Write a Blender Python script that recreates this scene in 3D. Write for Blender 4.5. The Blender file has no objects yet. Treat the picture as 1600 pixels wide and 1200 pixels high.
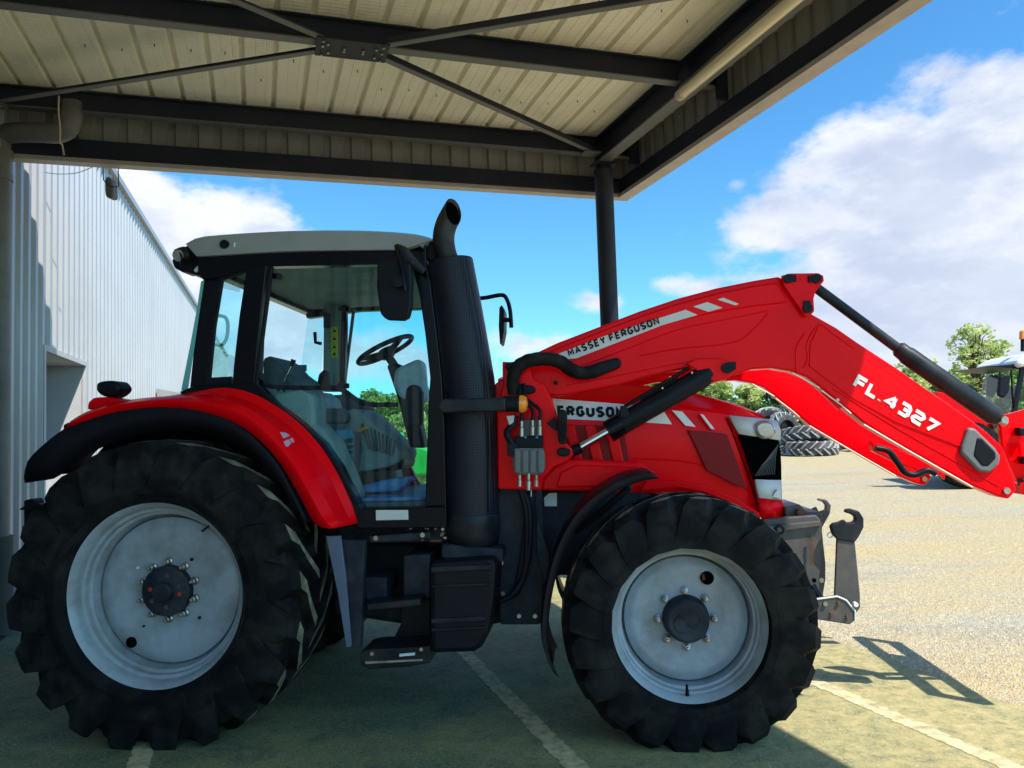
import bpy, bmesh, math, random
from mathutils import Vector, Matrix, noise as mnoise
R_ = math.radians
random.seed(7)
scn = bpy.context.scene
col = scn.collection

# ---------------------------------------------------------------- camera
FOC, PITCH, ROLL, YAW, HCAM = 1240.0, R_(3.56), R_(1.85), R_(5.2), 1.65
_f = Vector((-math.sin(YAW)*math.cos(PITCH), math.cos(YAW)*math.cos(PITCH), math.sin(PITCH)))
_r = Vector((math.cos(YAW), math.sin(YAW), 0)); _u = _r.cross(_f)
_c, _s = math.cos(ROLL), math.sin(ROLL)
RR = _c*_r - _s*_u; UU = _s*_r + _c*_u
EYE = Vector((0, 0, HCAM))
cam_d = bpy.data.cameras.new('camera'); cam = bpy.data.objects.new('camera', cam_d); col.objects.link(cam)
cam.matrix_world = Matrix(((RR.x, UU.x, -_f.x, EYE.x), (RR.y, UU.y, -_f.y, EYE.y), (RR.z, UU.z, -_f.z, EYE.z), (0, 0, 0, 1)))
cam_d.sensor_fit = 'HORIZONTAL'; cam_d.sensor_width = 36.0; cam_d.lens = 36.0*FOC/1600.0
cam_d.clip_start = 0.05; cam_d.clip_end = 6000
scn.camera = cam
def ray(px, py): return _f + RR*((px-800)/FOC) - UU*((py-600)/FOC)
def P(px, py, Y): d = ray(px, py); return d*(Y/d.y) + EYE           # point on the upright plane y = Y
def G(px, py, z=0.0): d = ray(px, py); return d*((z-HCAM)/d.z) + EYE  # point on the level plane z
CA = R_(22.9)                                                        # the canopy stands turned by this against the tractor
cu = Vector((math.cos(CA), math.sin(CA), 0)); cv = Vector((-math.sin(CA), math.cos(CA), 0))
def C(u, v, z): return cu*u + cv*v + Vector((0, 0, z))

# ---------------------------------------------------------------- sun, sky, exposure
SUN = (cu*0.345 - cv*0.60 + Vector((0, 0, 1))).normalized()
elev = math.asin(SUN.z); azim = math.atan2(SUN.x, SUN.y)
sl = bpy.data.lights.new('sun', 'SUN'); sl.energy = 4.4; sl.angle = R_(0.5); sl.color = (1, 0.94, 0.84)
so = bpy.data.objects.new('sun', sl); col.objects.link(so)
so.rotation_euler = (-SUN).to_track_quat('-Z', 'Y').to_euler()
scn.view_settings.view_transform = 'Standard'; scn.view_settings.look = 'None'
scn.view_settings.gamma = 1.0; scn.view_settings.exposure = 0.93
w = bpy.data.worlds.new('World'); scn.world = w; w.use_nodes = True
nt = w.node_tree; nt.nodes.clear()
def N(t, k, **kw):
    n = t.nodes.new(k)
    for a, b in kw.items(): setattr(n, a, b)
    return n
def L(t, a, b): t.links.new(a, b)
def math_(t, op, a, b=None, clamp=False):
    n = N(t, 'ShaderNodeMath', operation=op, use_clamp=clamp)
    for i, v in enumerate((a, b)):
        if v is None: continue
        if isinstance(v, (int, float)): n.inputs[i].default_value = v
        else: L(t, v, n.inputs[i])
    return n.outputs[0]
def mixc(t, f, a, b, mode='MIX'):
    n = N(t, 'ShaderNodeMix', data_type='RGBA', blend_type=mode)
    for i, v in ((0, f), (6, a), (7, b)):
        if isinstance(v, (int, float)): n.inputs[i].default_value = v
        elif isinstance(v, tuple): n.inputs[i].default_value = (*v[:3], 1)
        else: L(t, v, n.inputs[i])
    return n.outputs[2]
def maprange(t, v, a, b, c=0.0, d=1.0, smooth=False):
    n = N(t, 'ShaderNodeMapRange'); n.interpolation_type = 'SMOOTHSTEP' if smooth else 'LINEAR'
    L(t, v, n.inputs[0])
    for i, q in enumerate((a, b, c, d)): n.inputs[i+1].default_value = q
    return n.outputs[0]
sky = N(nt, 'ShaderNodeTexSky', sky_type='NISHITA'); sky.sun_disc = False
sky.sun_elevation = elev; sky.sun_rotation = azim; sky.altitude = 50; sky.air_density = 1.0; sky.dust_density = 0.6; sky.ozone_density = 2.0
tc = N(nt, 'ShaderNodeTexCoord'); gen = tc.outputs['Generated']
def wnoise(scale, detail=6, rough=0.55, off=(0, 0, 0), zs=1.8):
    mp = N(nt, 'ShaderNodeMapping'); L(nt, gen, mp.inputs[0]); mp.inputs['Location'].default_value = off; mp.inputs['Scale'].default_value = (1, 1, zs)
    n = N(nt, 'ShaderNodeTexNoise'); n.inputs['Scale'].default_value = scale; n.inputs['Detail'].default_value = detail; n.inputs['Roughness'].default_value = rough
    L(nt, mp.outputs[0], n.inputs[0]); return n.outputs[0]
n1 = wnoise(9, 8, 0.58); n2 = wnoise(3.1, 4, 0.5, (3, 1, 0)); n3 = wnoise(6.5, 9, 0.62, (0.05, -0.03, 0.06))
# cloud banks: (direction seen from the yard, half width, half height in radians, weight)
banks = [((300, 480), 0.20, 0.15, 1.05), ((210, 330), 0.07, 0.10, 0.9), ((420, 420), 0.09, 0.07, 0.7), ((560, 560), 0.14, 0.05, 0.8), ((640, 570), 0.08, 0.05, 0.7),
         ((1530, 330), 0.22, 0.16, 1.2), ((1700, 420), 0.34, 0.22, 1.3), ((1330, 330), 0.13, 0.07, 0.85), ((1460, 500), 0.26, 0.10, 1.1), ((1235, 350), 0.09, 0.05, 0.95), ((1380, 260), 0.12, 0.07, 0.8), ((1480, 220), 0.09, 0.07, 0.9), ((1150, 290), 0.03, 0.018, 0.45), ((1590, 180), 0.06, 0.05, 0.8),
         ((1080, 450), 0.08, 0.028, 0.62), ((930, 470), 0.07, 0.025, 0.55), ((830, 530), 0.09, 0.04, 0.6), ((1300, 560), 0.3, 0.05, 0.9), ((-200, 400), 0.3, 0.2, 0.9)]
mask = None
for (q, a, b, wt) in banks:
    d = ray(*q).normalized(); az = math.atan2(d.x, d.y); el = math.asin(d.z)
    sx = Vector((math.cos(az), -math.sin(az), 0)); sz = Vector((-math.sin(az)*math.sin(el), -math.cos(az)*math.sin(el), math.cos(el)))
    vs = []
    for ax, h in ((sx, a), (sz, b)):
        dp = N(nt, 'ShaderNodeVectorMath', operation='DOT_PRODUCT'); L(nt, gen, dp.inputs[0]); dp.inputs[1].default_value = ax
        o = math_(nt, 'SUBTRACT', dp.outputs['Value'], ax.dot(d)); o = math_(nt, 'DIVIDE', o, h); vs.append(math_(nt, 'MULTIPLY', o, o))
    dp = N(nt, 'ShaderNodeVectorMath', operation='DOT_PRODUCT'); L(nt, gen, dp.inputs[0]); dp.inputs[1].default_value = d
    front = math_(nt, 'GREATER_THAN', dp.outputs['Value'], 0.0)
    g = math_(nt, 'ADD', vs[0], vs[1]); g = math_(nt, 'MULTIPLY', g, -1.0); g = math_(nt, 'EXPONENT', g, None)
    g = math_(nt, 'MULTIPLY', math_(nt, 'MULTIPLY', g, wt), front)
    mask = g if mask is None else math_(nt, 'MAXIMUM', mask, g)
# behind and above the photographer the sky carries broken cloud too
sep = N(nt, 'ShaderNodeSeparateXYZ'); L(nt, gen, sep.inputs[0])
back = maprange(nt, sep.outputs[1], 0.1, -0.3, 0.0, 0.32); mask = math_(nt, 'MAXIMUM', mask, back)
dens = math_(nt, 'ADD', mask, math_(nt, 'MULTIPLY', math_(nt, 'SUBTRACT', n1, 0.5), 1.1))
dens = math_(nt, 'ADD', dens, math_(nt, 'MULTIPLY', math_(nt, 'SUBTRACT', n2, 0.5), 0.5))
cover = maprange(nt, dens, 0.38, 0.66, 0, 1, True)
n4 = wnoise(14, 6, 0.6, (0.02, 0.03, 0.10), 2.6)
shade = maprange(nt, math_(nt, 'ADD', math_(nt, 'ADD', n3, math_(nt, 'MULTIPLY', math_(nt, 'SUBTRACT', n4, 0.5), 0.55)), math_(nt, 'MULTIPLY', math_(nt, 'SUBTRACT', dens, 0.55), -0.16)), 0.31, 0.60, 0, 1, True)
shade = math_(nt, 'ADD', math_(nt, 'MULTIPLY', shade, 0.7), math_(nt, 'MULTIPLY', maprange(nt, wnoise(4.4, 5, 0.55, (0.3, 0.1, 0.2), 2.5), 0.40, 0.60, 0, 1, True), 0.45), True)
low_ = maprange(nt, sep.outputs[2], 0.10, 0.36, 0.62, 1.0)
low_ = math_(nt, 'MAXIMUM', low_, maprange(nt, sep.outputs[0], 0.15, 0.0, 0.0, 1.0))
shade = math_(nt, 'MULTIPLY', shade, low_)
ccol = mixc(nt, shade, (4.5, 5.15, 6.6), (7.3, 7.6, 8.4))
hs = N(nt, 'ShaderNodeHueSaturation'); hs.inputs['Saturation'].default_value = 1.1; hs.inputs['Value'].default_value = 1.0; L(nt, sky.outputs[0], hs.inputs['Color'])
blue = mixc(nt, 1.0, hs.outputs[0], (0.75, 1.45, 1.75), 'MULTIPLY')
sc = mixc(nt, cover, blue, ccol)
# the half of the sky on the sun's side is brightened as added fill
ds = N(nt, 'ShaderNodeVectorMath', operation='DOT_PRODUCT'); L(nt, gen, ds.inputs[0]); ds.inputs[1].default_value = Vector((SUN.x, SUN.y, 0.15)).normalized()
glow = maprange(nt, ds.outputs['Value'], 0.35, 1.0, 1.0, 2.0, True)
cbg = N(nt, 'ShaderNodeCombineColor'); [L(nt, math_(nt, 'POWER', glow, e_), cbg.inputs[i]) for i, e_ in enumerate((1.0, 0.85, 0.6))]
sc = mixc(nt, 1.0, sc, cbg.outputs[0], 'MULTIPLY')
bg = N(nt, 'ShaderNodeBackground'); bg.inputs['Strength'].default_value = 0.071; L(nt, sc, bg.inputs[0])
wo = N(nt, 'ShaderNodeOutputWorld'); L(nt, bg.outputs[0], wo.inputs[0])

# ---------------------------------------------------------------- materials
def mat(name, base, rough=0.5, metal=0.0, coat=0.0, var=0.0, vscale=6.0, bump=0.0, bscale=40.0, spec=0.5, trans=0.0, emit=None, var2=None, roughvar=0.0, vz=1.0):
    m = bpy.data.materials.new(name); m.use_nodes = True; t = m.node_tree; b = t.nodes['Principled BSDF']
    b.inputs['Base Color'].default_value = (*base, 1); b.inputs['Roughness'].default_value = rough; b.inputs['Metallic'].default_value = metal
    b.inputs['Coat Weight'].default_value = coat; b.inputs['Coat Roughness'].default_value = 0.04; b.inputs['Specular IOR Level'].default_value = spec
    tcn = N(t, 'ShaderNodeTexCoord'); mp = N(t, 'ShaderNodeMapping'); L(t, tcn.outputs['Object'], mp.inputs[0]); mp.inputs['Scale'].default_value = (1, 1, vz)
    if var or var2 or roughvar:
        n = N(t, 'ShaderNodeTexNoise'); n.inputs['Scale'].default_value = vscale; n.inputs['Detail'].default_value = 7; n.inputs['Roughness'].default_value = 0.62
        L(t, mp.outputs[0], n.inputs[0])
        other = var2 if var2 else tuple(max(0, c*(1-var)) for c in base)
        f = maprange(t, n.outputs[0], 0.42, 0.72)
        L(t, mixc(t, f, tuple(base), tuple(other)), b.inputs['Base Color'])
        if roughvar: L(t, maprange(t, n.outputs[0], 0.3, 0.7, rough, min(1, rough+roughvar)), b.inputs['Roughness'])
    if bump:
        n = N(t, 'ShaderNodeTexNoise'); n.inputs['Scale'].default_value = bscale; n.inputs['Detail'].default_value = 5; L(t, mp.outputs[0], n.inputs[0])
        bp = N(t, 'ShaderNodeBump'); bp.inputs['Strength'].default_value = 1.0; bp.inputs['Distance'].default_value = bump; L(t, n.outputs[0], bp.inputs['Height']); L(t, bp.outputs[0], b.inputs['Normal'])
    if emit: b.inputs['Emission Color'].default_value = (*emit[0], 1); b.inputs['Emission Strength'].default_value = emit[1]
    return m
M = {}
M['red'] = mat('red_paint', (0.90, 0.0008, 0.006), 0.16, 0, 0.0, var=0.10, vscale=2.5, roughvar=0.10, spec=0.09)
M['red_dark'] = mat('dark_red_mesh', (0.24, 0.003, 0.006), 0.5, var=0.3, vscale=120, spec=0.2)
M['red_matte'] = mat('red_faded', (0.5, 0.01, 0.015), 0.5, var=0.3)
M['black'] = mat('black_plastic', (0.006, 0.006, 0.010), 0.45, var=-0.6, vscale=8, bump=0.0004, bscale=300, spec=0.16)
M['blackm'] = mat('black_painted_metal', (0.008, 0.009, 0.014), 0.35, 0, 0.05, spec=0.2, var2=(0.03, 0.03, 0.033), vscale=5, roughvar=0.2)
M['gloss'] = mat('gloss_black', (0.003, 0.003, 0.006), 0.22, coat=0.03, spec=0.18)
M['chass'] = mat('chassis_grey', (0.014, 0.016, 0.024), 0.5, 0.0, spec=0.2, var2=(0.045, 0.047, 0.055), vscale=7, roughvar=0.2)
M['rubber'] = mat('tyre_rubber', (0.005, 0.005, 0.007), 0.7, var2=(0.026, 0.024, 0.021), vscale=7, bump=0.0018, bscale=90, spec=0.12)
M['lugtop'] = mat('worn_lug_rubber', (0.13, 0.115, 0.08), 0.85, var2=(0.36, 0.31, 0.22), vscale=14, bump=0.001, bscale=200, spec=0.25)
M['oldrub'] = mat('old_tyre_rubber', (0.045, 0.045, 0.05), 0.9, var2=(0.14, 0.135, 0.13), vscale=4, spec=0.2)
M['rim'] = mat('wheel_grey_paint', (0.32, 0.35, 0.40), 0.42, 0.0, 0.1, var2=(0.20, 0.205, 0.205), vscale=6, roughvar=0.15)
M['roofg'] = mat('cab_roof_grey', (0.32, 0.33, 0.35), 0.4, 0.1, 0.2, var=0.1)
M['silver'] = mat('silver_trim', (0.56, 0.57, 0.56), 0.45, 0.0, 0.08, var=0.12, vscale=5)
M['lens'] = mat('headlamp_lens', (0.42, 0.42, 0.44), 0.12, 0.5, 0.6, var=0.2, vscale=30)
M['white'] = mat('white_decal', (0.75, 0.75, 0.74), 0.4, var=0.06)
M['decal'] = mat('silver_decal', (0.62, 0.58, 0.57), 0.4, 0.0, 0.1, var=0.1)
M['ink'] = mat('black_lettering', (0.008, 0.008, 0.010), 0.55, spec=0.15)
M['void'] = mat('void_black', (0.002, 0.002, 0.002), 1.0, spec=0.0)  # sheenless black: painted shade of holes and bore, also grille and panel gap
M['chrome'] = mat('chromed_steel', (0.75, 0.75, 0.76), 0.1, 1.0)
M['lilac'] = mat('lilac_sticker', (0.45, 0.33, 0.52), 0.5)
M['strip'] = mat('blue_grey_strip', (0.10, 0.12, 0.19), 0.5, var=0.25)
M['cover'] = mat('grey_cover', (0.13, 0.13, 0.135), 0.55, var=0.2, vscale=20, bump=0.0006, bscale=300)
M['steel'] = mat('bare_steel', (0.42, 0.41, 0.39), 0.35, 0.9, var2=(0.28, 0.2, 0.13), vscale=12)
M['link'] = mat('linkage_grey', (0.055, 0.052, 0.056), 0.48, 0.1, var2=(0.10, 0.08, 0.065), vscale=9, bump=0.0006, bscale=80)
M['redplug'] = mat('red_paint_mark', (0.45, 0.03, 0.01), 0.5)
M['rust'] = mat('rusty_steel', (0.17, 0.06, 0.025), 0.8, 0.2, var=0.5, vscale=20)
M['pipe'] = mat('exhaust_steel', (0.014, 0.013, 0.016), 0.5, 0.3, var2=(0.07, 0.045, 0.03), vscale=9)
M['orange'] = mat('amber_lens', (0.85, 0.25, 0.02), 0.2, coat=0.4)
M['yellow'] = mat('yellow_sticker', (0.7, 0.6, 0.04), 0.45)
M['blue'] = mat('blue_cap', (0.02, 0.12, 0.5), 0.4)
M['inner'] = mat('cab_lining', (0.27, 0.32, 0.30), 0.7, var=0.3, vscale=4)
M['inner_d'] = mat('cab_dark_lining', (0.07, 0.085, 0.09), 0.6, var=0.3)
M['seat'] = mat('seat_fabric', (0.30, 0.33, 0.32), 0.85, var=0.3, vscale=60)
M['bluemat'] = mat('blue_floor_mat', (0.03, 0.16, 0.4), 0.7, var2=(0.2, 0.4, 0.6), vscale=9)
M['screen'] = mat('screen_blue', (0.05, 0.2, 0.3), 0.2)
M['paper'] = mat('plastic_cover', (0.6, 0.63, 0.68), 0.3, var=0.3, vscale=12)
M['green'] = mat('green_machine_paint', (0.02, 0.4, 0.05), 0.35, coat=0.4, var=0.2)
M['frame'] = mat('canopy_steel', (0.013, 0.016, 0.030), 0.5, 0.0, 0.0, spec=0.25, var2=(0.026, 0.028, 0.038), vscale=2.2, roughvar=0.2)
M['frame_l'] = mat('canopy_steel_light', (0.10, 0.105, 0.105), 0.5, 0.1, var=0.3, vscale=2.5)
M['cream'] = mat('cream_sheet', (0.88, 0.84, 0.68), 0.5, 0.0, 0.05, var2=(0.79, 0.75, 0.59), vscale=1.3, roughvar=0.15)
t_ = M['cream'].node_tree; tn_ = N(t_, 'ShaderNodeTexCoord'); dv_ = N(t_, 'ShaderNodeVectorMath', operation='DOT_PRODUCT'); L(t_, tn_.outputs['Object'], dv_.inputs[0]); dv_.inputs[1].default_value = cv
bp_ = N(t_, 'ShaderNodeBump'); bp_.inputs['Distance'].default_value = 0.0012; L(t_, math_(t_, 'SINE', math_(t_, 'MULTIPLY', dv_.outputs['Value'], 130)), bp_.inputs['Height']); L(t_, bp_.outputs[0], t_.nodes['Principled BSDF'].inputs['Normal'])
M['clad'] = mat('cladding_inside', (0.26, 0.26, 0.24), 0.55, 0.1, var=0.25, vscale=2)
M['cap'] = mat('fascia_cap', (0.42, 0.37, 0.34), 0.5, 0.1, var=0.2)
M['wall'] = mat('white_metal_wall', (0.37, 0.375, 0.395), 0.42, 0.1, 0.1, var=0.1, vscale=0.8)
M['wallin'] = mat('recess_grey', (0.42, 0.43, 0.45), 0.6, var=0.1)
M['door'] = mat('door_blue_grey', (0.10, 0.13, 0.17), 0.4, var=0.2)
M['pvc'] = mat('grey_pvc', (0.15, 0.155, 0.15), 0.5, var2=(0.09, 0.09, 0.088), vscale=3, bump=0.0006, bscale=30)
M['sleeve'] = mat('dark_sleeve', (0.05, 0.065, 0.058), 0.6, var=0.4, vscale=4)
M['tubel'] = mat('lamp_diffuser', (0.75, 0.66, 0.42), 0.35, coat=0.3, var=0.1)
M['cord'] = mat('pale_cord', (0.5, 0.42, 0.34), 0.7)
M['bark'] = mat('bark', (0.10, 0.075, 0.05), 0.9, var=0.5, vscale=3, bump=0.01, bscale=8)

def glass_mat(name, tint, refl=1.0):
    m = bpy.data.materials.new(name); m.use_nodes = True; t = m.node_tree; t.nodes.clear()
    o = N(t, 'ShaderNodeOutputMaterial'); mx = N(t, 'ShaderNodeMixShader'); tr = N(t, 'ShaderNodeBsdfTransparent'); gl = N(t, 'ShaderNodeBsdfGlossy')
    tr.inputs[0].default_value = (*tint, 1); gl.inputs['Roughness'].default_value = 0.01; gl.inputs[0].default_value = (refl, refl, refl, 1)
    fr = N(t, 'ShaderNodeFresnel'); ge = N(t, 'ShaderNodeNewGeometry'); L(t, maprange(t, ge.outputs['Backfacing'], 0, 1, 1.4, 1/1.4), fr.inputs[0])   # a thin pane reflects alike from both sides
    L(t, fr.outputs[0], mx.inputs[0]); L(t, tr.outputs[0], mx.inputs[1]); L(t, gl.outputs[0], mx.inputs[2]); L(t, mx.outputs[0], o.inputs[0])
    return m
M['glass'] = glass_mat('cab_glass', (0.66, 0.90, 0.93))
M['glass_e'] = mat('glass_edge', (0.12, 0.42, 0.42), 0.1, coat=0.5)
def perf_mat():
    m = mat('perforated_heat_shield', (0.012, 0.011, 0.020), 0.4, 0.0, coat=0.0, spec=0.22, var=-0.3, vscale=3); t = m.node_tree; b = t.nodes['Principled BSDF']
    tcn = N(t, 'ShaderNodeTexCoord'); mp = N(t, 'ShaderNodeMapping'); L(t, tcn.outputs['Object'], mp.inputs[0]); mp.inputs['Rotation'].default_value = (0, R_(45), 0)
    sp = N(t, 'ShaderNodeSeparateXYZ'); L(t, mp.outputs[0], sp.inputs[0])
    a = math_(t, 'SINE', math_(t, 'MULTIPLY', sp.outputs[0], 300)); c = math_(t, 'SINE', math_(t, 'MULTIPLY', sp.outputs[2], 300))
    h = maprange(t, math_(t, 'MULTIPLY', a, c), 0.35, 0.55, 1, 0)
    bp = N(t, 'ShaderNodeBump'); bp.inputs['Distance'].default_value = 0.003; L(t, mixc(t, h, (0.001, 0.001, 0.002), (0.020, 0.019, 0.030)), b.inputs['Base Color']); L(t, h, bp.inputs['Height']); L(t, bp.outputs[0], b.inputs['Normal'])
    return m
M['perf'] = perf_mat()
def leaf_mat(name, c1, c2):
    m = bpy.data.materials.new(name); m.use_nodes = True; t = m.node_tree; t.nodes.clear()
    o = N(t, 'ShaderNodeOutputMaterial'); mx = N(t, 'ShaderNodeMixShader'); mx.inputs[0].default_value = 0.4
    df = N(t, 'ShaderNodeBsdfDiffuse'); tl = N(t, 'ShaderNodeBsdfTranslucent')
    tcn = N(t, 'ShaderNodeTexCoord'); n = N(t, 'ShaderNodeTexNoise'); n.inputs['Scale'].default_value = 1.1; n.inputs['Detail'].default_value = 6; L(t, tcn.outputs['Object'], n.inputs[0])
    cc = mixc(t, maprange(t, n.outputs[0], 0.38, 0.62), c1, c2)
    L(t, cc, df.inputs[0]); L(t, cc, tl.inputs[0]); L(t, df.outputs[0], mx.inputs[1]); L(t, tl.outputs[0], mx.inputs[2]); L(t, mx.outputs[0], o.inputs[0])
    return m
M['leaf_l'] = leaf_mat('leaves_light', (0.36, 0.45, 0.13), (0.58, 0.62, 0.25))
M['leaf_m'] = leaf_mat('leaves_mid', (0.12, 0.22, 0.05), (0.24, 0.33, 0.07))
M['leaf_d'] = leaf_mat('leaves_dark', (0.045, 0.10, 0.035), (0.11, 0.19, 0.05))

# ---------------------------------------------------------------- mesh helpers
def chain(o, name, label=None, cat=None, group=None, kind=None):
    if label: o['label'] = label
    if cat: o['category'] = cat
    if group: o['group'] = group
    if kind: o['kind'] = kind
    return o
def tag(o, label=None, cat=None, group=None, kind=None): return chain(o, None, label, cat, group, kind)
def root(name, loc, label, cat, group=None):
    o = bpy.data.objects.new(name, None); col.objects.link(o); o.location = loc; o.empty_display_size = 0.2
    return tag(o, label, cat, group)
def attach(o, parent):
    o.parent = parent
    o.matrix_parent_inverse = Matrix.Translation(-parent.location) if parent.type == 'EMPTY' else Matrix.Identity(4)
class MB:
    def __init__(s, xf=None): s.v = []; s.f = []; s.m = []; s.xf = xf
    def add(s, v, f, mi=0):
        k = len(s.v)
        if s.xf: v = [s.xf(Vector(q)) for q in v]
        s.v += [Vector(q) for q in v]; s.f += [tuple(i+k for i in g) for g in f]; s.m += [mi]*len(f); return s
    def box(s, x0, x1, y0, y1, z0, z1, mi=0):
        return s.add([(x0,y0,z0),(x1,y0,z0),(x1,y1,z0),(x0,y1,z0),(x0,y0,z1),(x1,y0,z1),(x1,y1,z1),(x0,y1,z1)],
                     [(0,3,2,1),(4,5,6,7),(0,1,5,4),(1,2,6,5),(2,3,7,6),(3,0,4,7)], mi)
    def slab(s, pts, y0, y1, mi=0, inset=0.0):   # pts: (x, z) outline extruded along y; inset shrinks the far cap
        n = len(pts); a = sum(pts[i][0]*pts[(i+1) % n][1]-pts[(i+1) % n][0]*pts[i][1] for i in range(n))
        if a < 0: pts = pts[::-1]
        v = [(x, y0, z) for x, z in pts] + [(x, y1, z) for x, z in pts]
        f = [tuple(range(n)), tuple(range(2*n-1, n-1, -1))] + [((i+1) % n, i, i+n, (i+1) % n+n) for i in range(n)]
        return s.add(v, f, mi)
    def px(s, pts, y0, y1, mi=0):                 # the same with the outline read off at depth y0
        return s.slab([(p.x, p.z) for p in (P(a, b, y0) for a, b in pts)], y0, y1, mi)
    def tube(s, pts, r, seg=12, mi=0, caps=True):
        pts = [Vector(p) for p in pts]; n = len(pts); rs = r if isinstance(r, (list, tuple)) else [r]*n
        t0 = (pts[1]-pts[0]).normalized(); up = Vector((0, 0, 1)) if abs(t0.z) < 0.9 else Vector((1, 0, 0)); a = t0.cross(up).normalized()
        v = []
        for i in range(n):
            t = ((pts[min(i+1, n-1)]-pts[i]).normalized() + (pts[i]-pts[max(i-1, 0)]).normalized())
            t = t.normalized() if t.length > 1e-6 else t0
            a = (a - t*a.dot(t)).normalized(); b = t.cross(a)
            for k in range(seg):
                g = 2*math.pi*k/seg; v.append(pts[i] + (a*math.cos(g)+b*math.sin(g))*rs[i])
        f = []
        for i in range(n-1):
            for k in range(seg): f.append((i*seg+k, i*seg+(k+1) % seg, (i+1)*seg+(k+1) % seg, (i+1)*seg+k))
        if caps: f.append(tuple(range(seg-1, -1, -1))); f.append(tuple(range((n-1)*seg, n*seg)))
        return s.add(v, f, mi)
    def cyl(s, c, axis, r, h, seg=20, mi=0, r2=None):
        c = Vector(c); ax = Vector(axis).normalized(); return s.tube([c, c+ax*h], [r, r if r2 is None else r2], seg, mi)
    def lathe(s, c, prof, seg=48, mi=0, close=False):   # prof: (radius, y) about the y axis through c=(x,z)
        v = []; n = len(prof)
        for k in range(seg):
            g = 2*math.pi*k/seg
            for r, y in prof: v.append((c[0]+r*math.cos(g), y, c[1]+r*math.sin(g)))
        f = []
        for k in range(seg):
            k2 = (k+1) % seg
            for i in range(n-1 if not close else n):
                j = (i+1) % n; f.append((k*n+i, k*n+j, k2*n+j, k2*n+i))
        return s.add(v, f, mi)
    def latez(s, c, prof, seg=32, mi=0):                # prof: (radius, z) about an upright axis
        v = []; n = len(prof)
        for k in range(seg):
            g = 2*math.pi*k/seg
            for r, z in prof: v.append((c[0]+r*math.cos(g), c[1]+r*math.sin(g), z))
        f = []
        for k in range(seg):
            k2 = (k+1) % seg
            for i in range(n-1): f.append((k*n+i, k2*n+i, k2*n+i+1, k*n+i+1))
        return s.add(v, f, mi)
    def loft(s, curves, mi=0, closed=False):
        n = len(curves[0]); v = [q for c in curves for q in c]; f = []
        for i in range(len(curves)-1):
            for k in range(n-1 if not closed else n):
                k2 = (k+1) % n; f.append((i*n+k, i*n+k2, (i+1)*n+k2, (i+1)*n+k))
        return s.add(v, f, mi)
    def build(s, name, mats, parent=None, smooth=False, bevel=0.0, solid=0.0, label=None, sub=0, weld=False, seg=2, soff=-1):
        me = bpy.data.meshes.new(name); me.from_pydata([tuple(q) for q in s.v], [], s.f)
        if not isinstance(mats, (list, tuple)): mats = [mats]
        for q in mats: me.materials.append(M[q] if isinstance(q, str) else q)
        if len(mats) > 1: me.polygons.foreach_set('material_index', s.m)
        bm = bmesh.new(); bm.from_mesh(me)
        if weld: bmesh.ops.remove_doubles(bm, verts=bm.verts, dist=0.0004)
        bmesh.ops.recalc_face_normals(bm, faces=bm.faces); bm.to_mesh(me); bm.free()
        if smooth: me.shade_smooth(); me.set_sharp_from_angle(angle=R_(smooth if smooth is not True else 40))
        o = bpy.data.objects.new(name, me); col.objects.link(o)
        if solid: q = o.modifiers.new('solid', 'SOLIDIFY'); q.thickness = solid; q.offset = soff
        if sub: q = o.modifiers.new('sub', 'SUBSURF'); q.levels = sub; q.render_levels = sub
        if bevel: q = o.modifiers.new('bevel', 'BEVEL'); q.width = bevel; q.segments = seg; q.limit_method = 'ANGLE'; q.angle_limit = R_(35); q.harden_normals = False
        if parent: attach(o, parent)
        if label: o['label'] = label
        return o
def smooth_line(pts, n=6, closed=False):      # Catmull-Rom through 2-D or 3-D points
    pts = [Vector(p) for p in pts]; out = []; m = len(pts)
    for i in range(m if closed else m-1):
        if closed: p0, p1, p2, p3 = pts[i-1], pts[i], pts[(i+1) % m], pts[(i+2) % m]
        else: p0, p1, p2, p3 = pts[max(i-1, 0)], pts[i], pts[i+1], pts[min(i+2, m-1)]
        for k in range(n):
            t = k/n; out.append(0.5*((2*p1)+(p2-p0)*t+(2*p0-5*p1+4*p2-p3)*t*t+(3*p1-p0-3*p2+p3)*t**3))
    if not closed: out.append(pts[-1])
    return out
def resample(pts, n):
    pts = [Vector(p) for p in pts]; d = [0]
    for a, b in zip(pts, pts[1:]): d.append(d[-1]+(b-a).length)
    out = []; j = 0
    for i in range(n):
        t = d[-1]*i/(n-1)
        while j < len(d)-2 and d[j+1] < t: j += 1
        k = (t-d[j])/max(1e-9, d[j+1]-d[j]); out.append(pts[j].lerp(pts[j+1], min(1, max(0, k))))
    return out
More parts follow.
